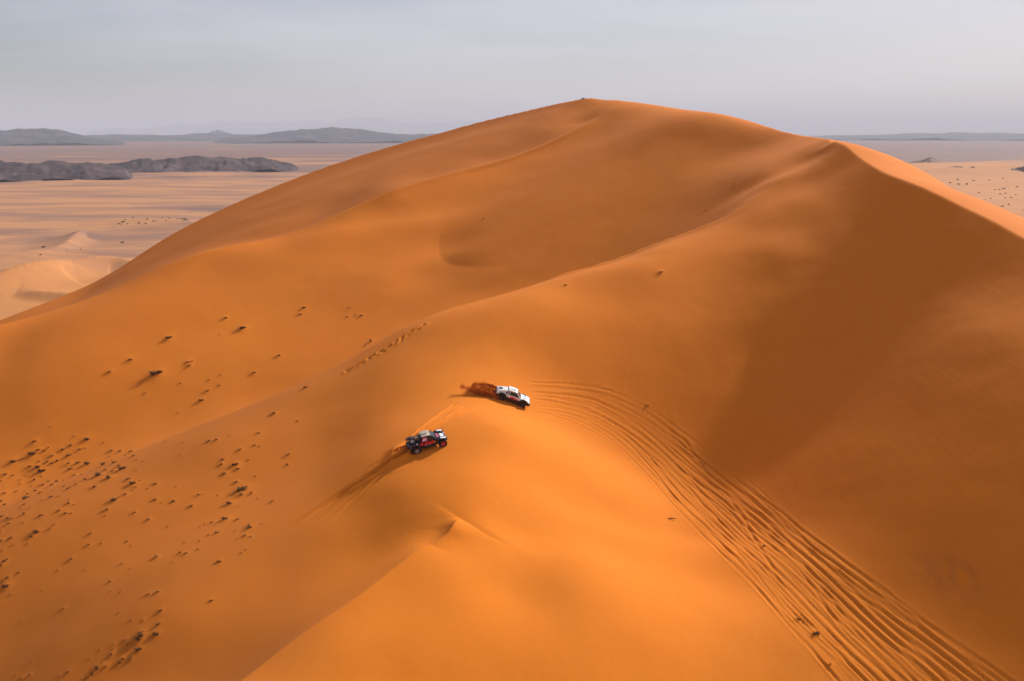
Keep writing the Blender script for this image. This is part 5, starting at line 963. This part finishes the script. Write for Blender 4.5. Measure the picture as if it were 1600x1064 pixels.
prism('bed_cover', [(-2.22, 1.13), (-.90, 1.16), (-.84, 1.60), (-1.15, 1.58), (-2.18, 1.26)], .70, M_WHITE, truck, .03, top=.58)
box('bed_hatch', (-1.72, 0, 1.43), (.7, .50, .03), M_BLACK, truck, .006).rotation_euler = (0, 0, 0)
for s in (1, -1): prism('air_duct', [(-1.12, 1.22), (-.92, 1.22), (-.90, 1.50), (-1.08, 1.48)], .03, M_BLACK, truck, .006, y0=s * .69)
tubes('antenna', [((-.5, .3, 1.77), (-.62, .3, 2.25))], M_BLACK, truck, .008)
for s in (1, -1):
    wheel(truck, 1.50, s * .78, .43, .27, M_RIMK, -.06); wheel(truck, -1.47, s * .78, .43, .27, M_RIMK)
box('axle', (-1.47, 0, .43), (.12, 1.4, .12), M_STEEL, truck, .02); box('axle', (1.50, 0, .43), (.12, 1.4, .12), M_STEEL, truck, .02)
TRUCK_XY = hits([(798, 625)])[0][0]; TRUCK_YAW = math.radians(4)
stand_on_sand(truck, TRUCK_XY, TRUCK_YAW, 2.97, 1.56)

# --- dark rally buggy with red side panels
bug = bpy.data.objects.new('rally_buggy', None); COL.objects.link(bug)
tag(bug, 'black rally buggy with red side panels and large wheels climbing the crest', 'rally buggy')
prism('floor_pan', [(-1.9, .46), (1.55, .46), (1.75, .62), (1.6, .70), (-1.9, .70)], .72, M_BLACK, bug, .02)
prism('body', [(-1.98, .68), (.62, .62), (2.02, .66), (2.10, .80), (1.96, .94), (1.05, 1.16), (-.95, 1.24), (-1.96, 1.16)], .80, M_NAVY, bug, .03, top=.70)
prism('cabin', [(-.85, 1.18), (1.02, 1.14), (.30, 1.72), (-.62, 1.76)], .76, M_NAVY, bug, .03, top=.58)
M_CREAM = mat('sand_dusted_white', (.50, .42, .33), .45)
prism('roof', [(-.70, 1.755), (.28, 1.715), (.36, 1.755), (-.10, 1.82), (-.70, 1.81)], .60, M_CREAM, bug, .02)
prism('roof_scoop', [(-.55, 1.81), (.0, 1.81), (-.02, 1.93), (-.55, 1.88)], .24, M_CREAM, bug, .015)
box('scoop_mouth', (.0, 0, 1.87), (.02, .38, .08), M_BLACK, bug, .003)
plate('windscreen', [(.985, -.62, 1.19), (.985, .62, 1.19), (.36, .50, 1.68), (.36, -.50, 1.68)], M_GLASS, bug)
def by(z): return .76 + (.58 - .76) * (z - 1.14) / (1.76 - 1.14)
for s in (1, -1):
    pts = [(x, s * (by(z) + .001), z) for x, z in [(-.05, 1.22), (.80, 1.20), (.28, 1.64), (-.10, 1.66)]]; plate('side_window', pts[::-1] if s > 0 else pts, M_GLASS, bug)
    pts = [(x, s * (by(z) + .001), z) for x, z in [(-.78, 1.22), (-.10, 1.22), (-.15, 1.66), (-.60, 1.69)]]; plate('window_decal', pts[::-1] if s > 0 else pts, M_PINK, bug)
    pts = [(x, s * (by(z) + .014), z) for x, z in [(-.66, 1.34), (-.22, 1.34), (-.24, 1.50), (-.60, 1.50)]]; plate('window_stripe', pts[::-1] if s > 0 else pts, M_WHITE, bug, .006)
    # charging red shape with a yellow disc behind it, pale bars of lettering under it
    prism('door', [(-.62, .70), (.82, .66), (.92, 1.12), (-.60, 1.18)], .02, M_NAVY, bug, .008, y0=s * .775)
    prism('door_emblem', [(-.58, .80), (-.36, .77), (-.12, .82), (.22, .78), (.34, .82), (.56, .80), (.60, .96), (.72, 1.08), (.44, 1.12), (.20, 1.10), (-.05, 1.16), (-.34, 1.14), (-.52, 1.0)], .004, M_RED, bug, 0, y0=s * .800)
    prism('emblem_disc', [(.58 + .13 * math.cos(2 * math.pi * k / 14), .93 + .13 * math.sin(2 * math.pi * k / 14)) for k in range(14)], .003, M_YEL, bug, 0, y0=s * .797)
    for k in range(5): prism('lettering', [(-.56 + .20 * k, .70), (-.43 + .20 * k, .70), (-.42 + .20 * k, .77), (-.55 + .20 * k, .77)], .003, M_WHITE if k % 2 else M_PINK, bug, 0, y0=s * .799)
    prism('rear_quarter', [(-1.98, .92), (-.66, .80), (-.66, 1.17), (-1.96, 1.15)], .02, M_RED, bug, .008, y0=s * .765)
    # fenders stand out over the wheels
    prism('front_fender', [(.98, 1.06), (1.30, 1.16), (1.70, 1.12), (2.08, .96), (2.12, 1.0), (1.74, 1.18), (1.30, 1.23), (.96, 1.12)], .20, M_BLACK, bug, .012, y0=s * .82)
    prism('fender_patch', [(1.34, 1.215), (1.72, 1.175), (1.90, 1.09), (1.92, 1.105), (1.73, 1.195), (1.34, 1.24)], .15, M_WHITE, bug, .003, y0=s * .83)
    prism('rear_fender', [(-2.20, .96), (-1.95, 1.10), (-1.50, 1.16), (-1.00, 1.06), (-.98, 1.12), (-1.50, 1.25), (-1.98, 1.19), (-2.25, 1.0)], .20, M_BLACK, bug, .012, y0=s * .86)
    prism('fender_patch', [(-1.86, 1.175), (-1.30, 1.215), (-1.28, 1.235), (-1.88, 1.200)], .16, M_WHITE, bug, .004, y0=s * .88)
    prism('side_pod', [(-.66, .50), (.62, .50), (.70, .66), (-.66, .70)], .05, M_BLACK, bug, .015, y0=s * .82)
    box('headlight', (2.02, s * .46, .90), (.12, .30, .11), M_LAMP, bug)
    box('tail_light', (-2.12, s * .58, 1.06), (.05, .22, .08), M_TLAMP, bug)
    box('mirror', (.74, s * .90, 1.28), (.10, .18, .12), M_BLACK, bug, .03)
    box('mud_flap', (-2.12, s * .90, .58), (.03, .36, .66), M_BLACK, bug, .005)
    tubes('front_suspension', [((1.30, s * .55, .60), (1.50, s * .86, .50)), ((1.68, s * .55, .60), (1.50, s * .86, .50)), ((1.5, s * .58, 1.02), (1.5, s * .80, .58))], M_STEEL, bug)
    tubes('rear_suspension', [((-.80, s * .60, .60), (-1.50, s * .86, .50)), ((-1.45, s * .55, .55), (-1.50, s * .86, .50)), ((-1.45, s * .56, 1.10), (-1.48, s * .82, .58))], M_STEEL, bug)
prism('nose_panel', [(1.42, 1.085), (1.86, .985), (1.88, 1.005), (1.46, 1.110)], .36, M_WHITE, bug, .006)
prism('hood_stripe', [(1.04, 1.170), (1.28, 1.125), (1.29, 1.145), (1.05, 1.190)], .40, M_PINK, bug, .004)
prism('front_bumper', [(1.85, .52), (2.08, .58), (2.16, .72), (2.05, .80), (1.85, .7)], .62, M_BLACK, bug, .03)
box('rear_bumper', (-2.20, 0, .78), (.30, 1.25, .34), M_BLACK, bug, .04)
prism('engine_cover', [(-1.90, 1.16), (-.88, 1.22), (-.70, 1.62), (-1.02, 1.60), (-1.60, 1.30)], .50, M_BLACK, bug, .03, top=.42)
tubes('roof_rail', [((-.70, s * .62, 1.76), (.30, s * .60, 1.73)) for s in (1, -1)] + [((-.70, s * .62, 1.76), (-1.60, s * .62, 1.18)) for s in (1, -1)], M_BLACK, bug, .03)
sw = wheel(bug, -1.52, .30, .40, .26, M_RIM, 0, 'spare_wheel'); sw.location = (-1.50, .26, 1.42); sw.rotation_euler = (math.radians(72), 0, .2)
sw = wheel(bug, -1.52, -.30, .40, .26, M_RIM, 0, 'spare_wheel'); sw.location = (-1.74, -.34, 1.36); sw.rotation_euler = (math.radians(-64), 0, 0)
box('tool_bag', (-1.22, -.10, 1.58), (.5, .6, .24), M_TAN, bug, .06)
tubes('antenna', [((-.4, .3, 1.8), (-.5, .3, 2.3))], M_BLACK, bug, .008)
for s in (1, -1):
    wheel(bug, 1.50, s * .93, .48, .32, M_RIMR, .10); wheel(bug, -1.50, s * .93, .48, .32, M_RIM)
BUG_XY = hits([(669, 695)])[0][0]; BUG_YAW = math.radians(18)
stand_on_sand(bug, BUG_XY, BUG_YAW, 3.0, 1.86)

# ------------------------------------------------------------------ sand thrown up behind the wheels
def spray(name, label, root, strands, n, seed):
    r = random.Random(seed); V, F = [], []; mw = root.matrix_world
    for (x0, y0, z0, ln, rise, spread, share) in strands:
        for k in range(int(n * share)):
            t = r.random() ** 1.35
            lump = .5 + .5 * math.sin(t * 21 + y0 * 9 + r.gauss(0, .4))
            if r.random() > .35 + .65 * lump: continue
            x = x0 - ln * t; z = z0 + rise * 4 * t * (1 - t) * .6 - (z0 - .05) * t * t
            sd = spread * (.25 + .9 * t)
            c = mw @ Vector((x + r.gauss(0, .10), y0 + r.gauss(0, sd), max(.0, z + r.gauss(0, sd * .8))))
            g = float(smooth_height(c.x, c.y)[0]) + CAM_Z if False else None
            s = r.uniform(.02, .085) * (1.25 - .6 * t) * (1.8 if r.random() < .12 else 1); b = len(V)
            ax = [Vector((r.gauss(0, 1), r.gauss(0, 1), r.gauss(0, 1))).normalized() * s * r.uniform(.7, 1.3) for _ in range(4)]
            V += [tuple(c + a) for a in ax]; F += [(b, b + 1, b + 2), (b, b + 2, b + 3), (b, b + 3, b + 1), (b + 1, b + 3, b + 2)]
    o = mesh_obj(name, V, F, M_CLOD); tag(o, label, 'sand spray', kind='stuff'); return o
spray('sand_spray', 'ragged plume of dark sand thrown up behind the silver rally truck', truck,
      [(-1.75, -.78, .50, 3.8, .25, .20, .26), (-1.75, .78, .70, 3.6, .45, .18, .24), (-1.75, -.78, .25, 5.2, .10, .24, .24), (-1.7, .1, .40, 3.8, .35, .45, .26)], 26000, 3)
spray('sand_spray', 'low streak of sand kicked back down the slope by the black buggy', bug,
      [(-1.8, -.93, .20, 3.4, .12, .14, .5), (-1.8, .93, .20, 3.4, .12, .14, .5)], 1500, 5)

# ------------------------------------------------------------------ desert haze
def haze():
    a, z0, z1 = 90000.0, -6.0, 900.0
    V = [(x, y, z) for z in (z0, z1) for y in (-a, a) for x in (-a, a)]
    F = [(0, 2, 3, 1), (4, 5, 7, 6), (0, 1, 5, 4), (2, 6, 7, 3), (0, 4, 6, 2), (1, 3, 7, 5)]
    m = bpy.data.materials.new('haze_air'); m.use_nodes = True; t = m.node_tree
    t.nodes.remove(t.nodes['Principled BSDF'])
    pv = t.nodes.new('ShaderNodeVolumePrincipled'); pv.inputs['Color'].default_value = (.77, .755, .85, 1); pv.inputs['Density'].default_value = HAZE
    pv.inputs['Anisotropy'].default_value = .0
    t.links.new(pv.outputs[0], t.nodes['Material Output'].inputs['Volume'])
    o = mesh_obj('haze', V, F, m); tag(o, 'thin pale haze over the desert that veils the far hills', 'haze', kind='stuff')
HAZE = 5.5e-5
haze()
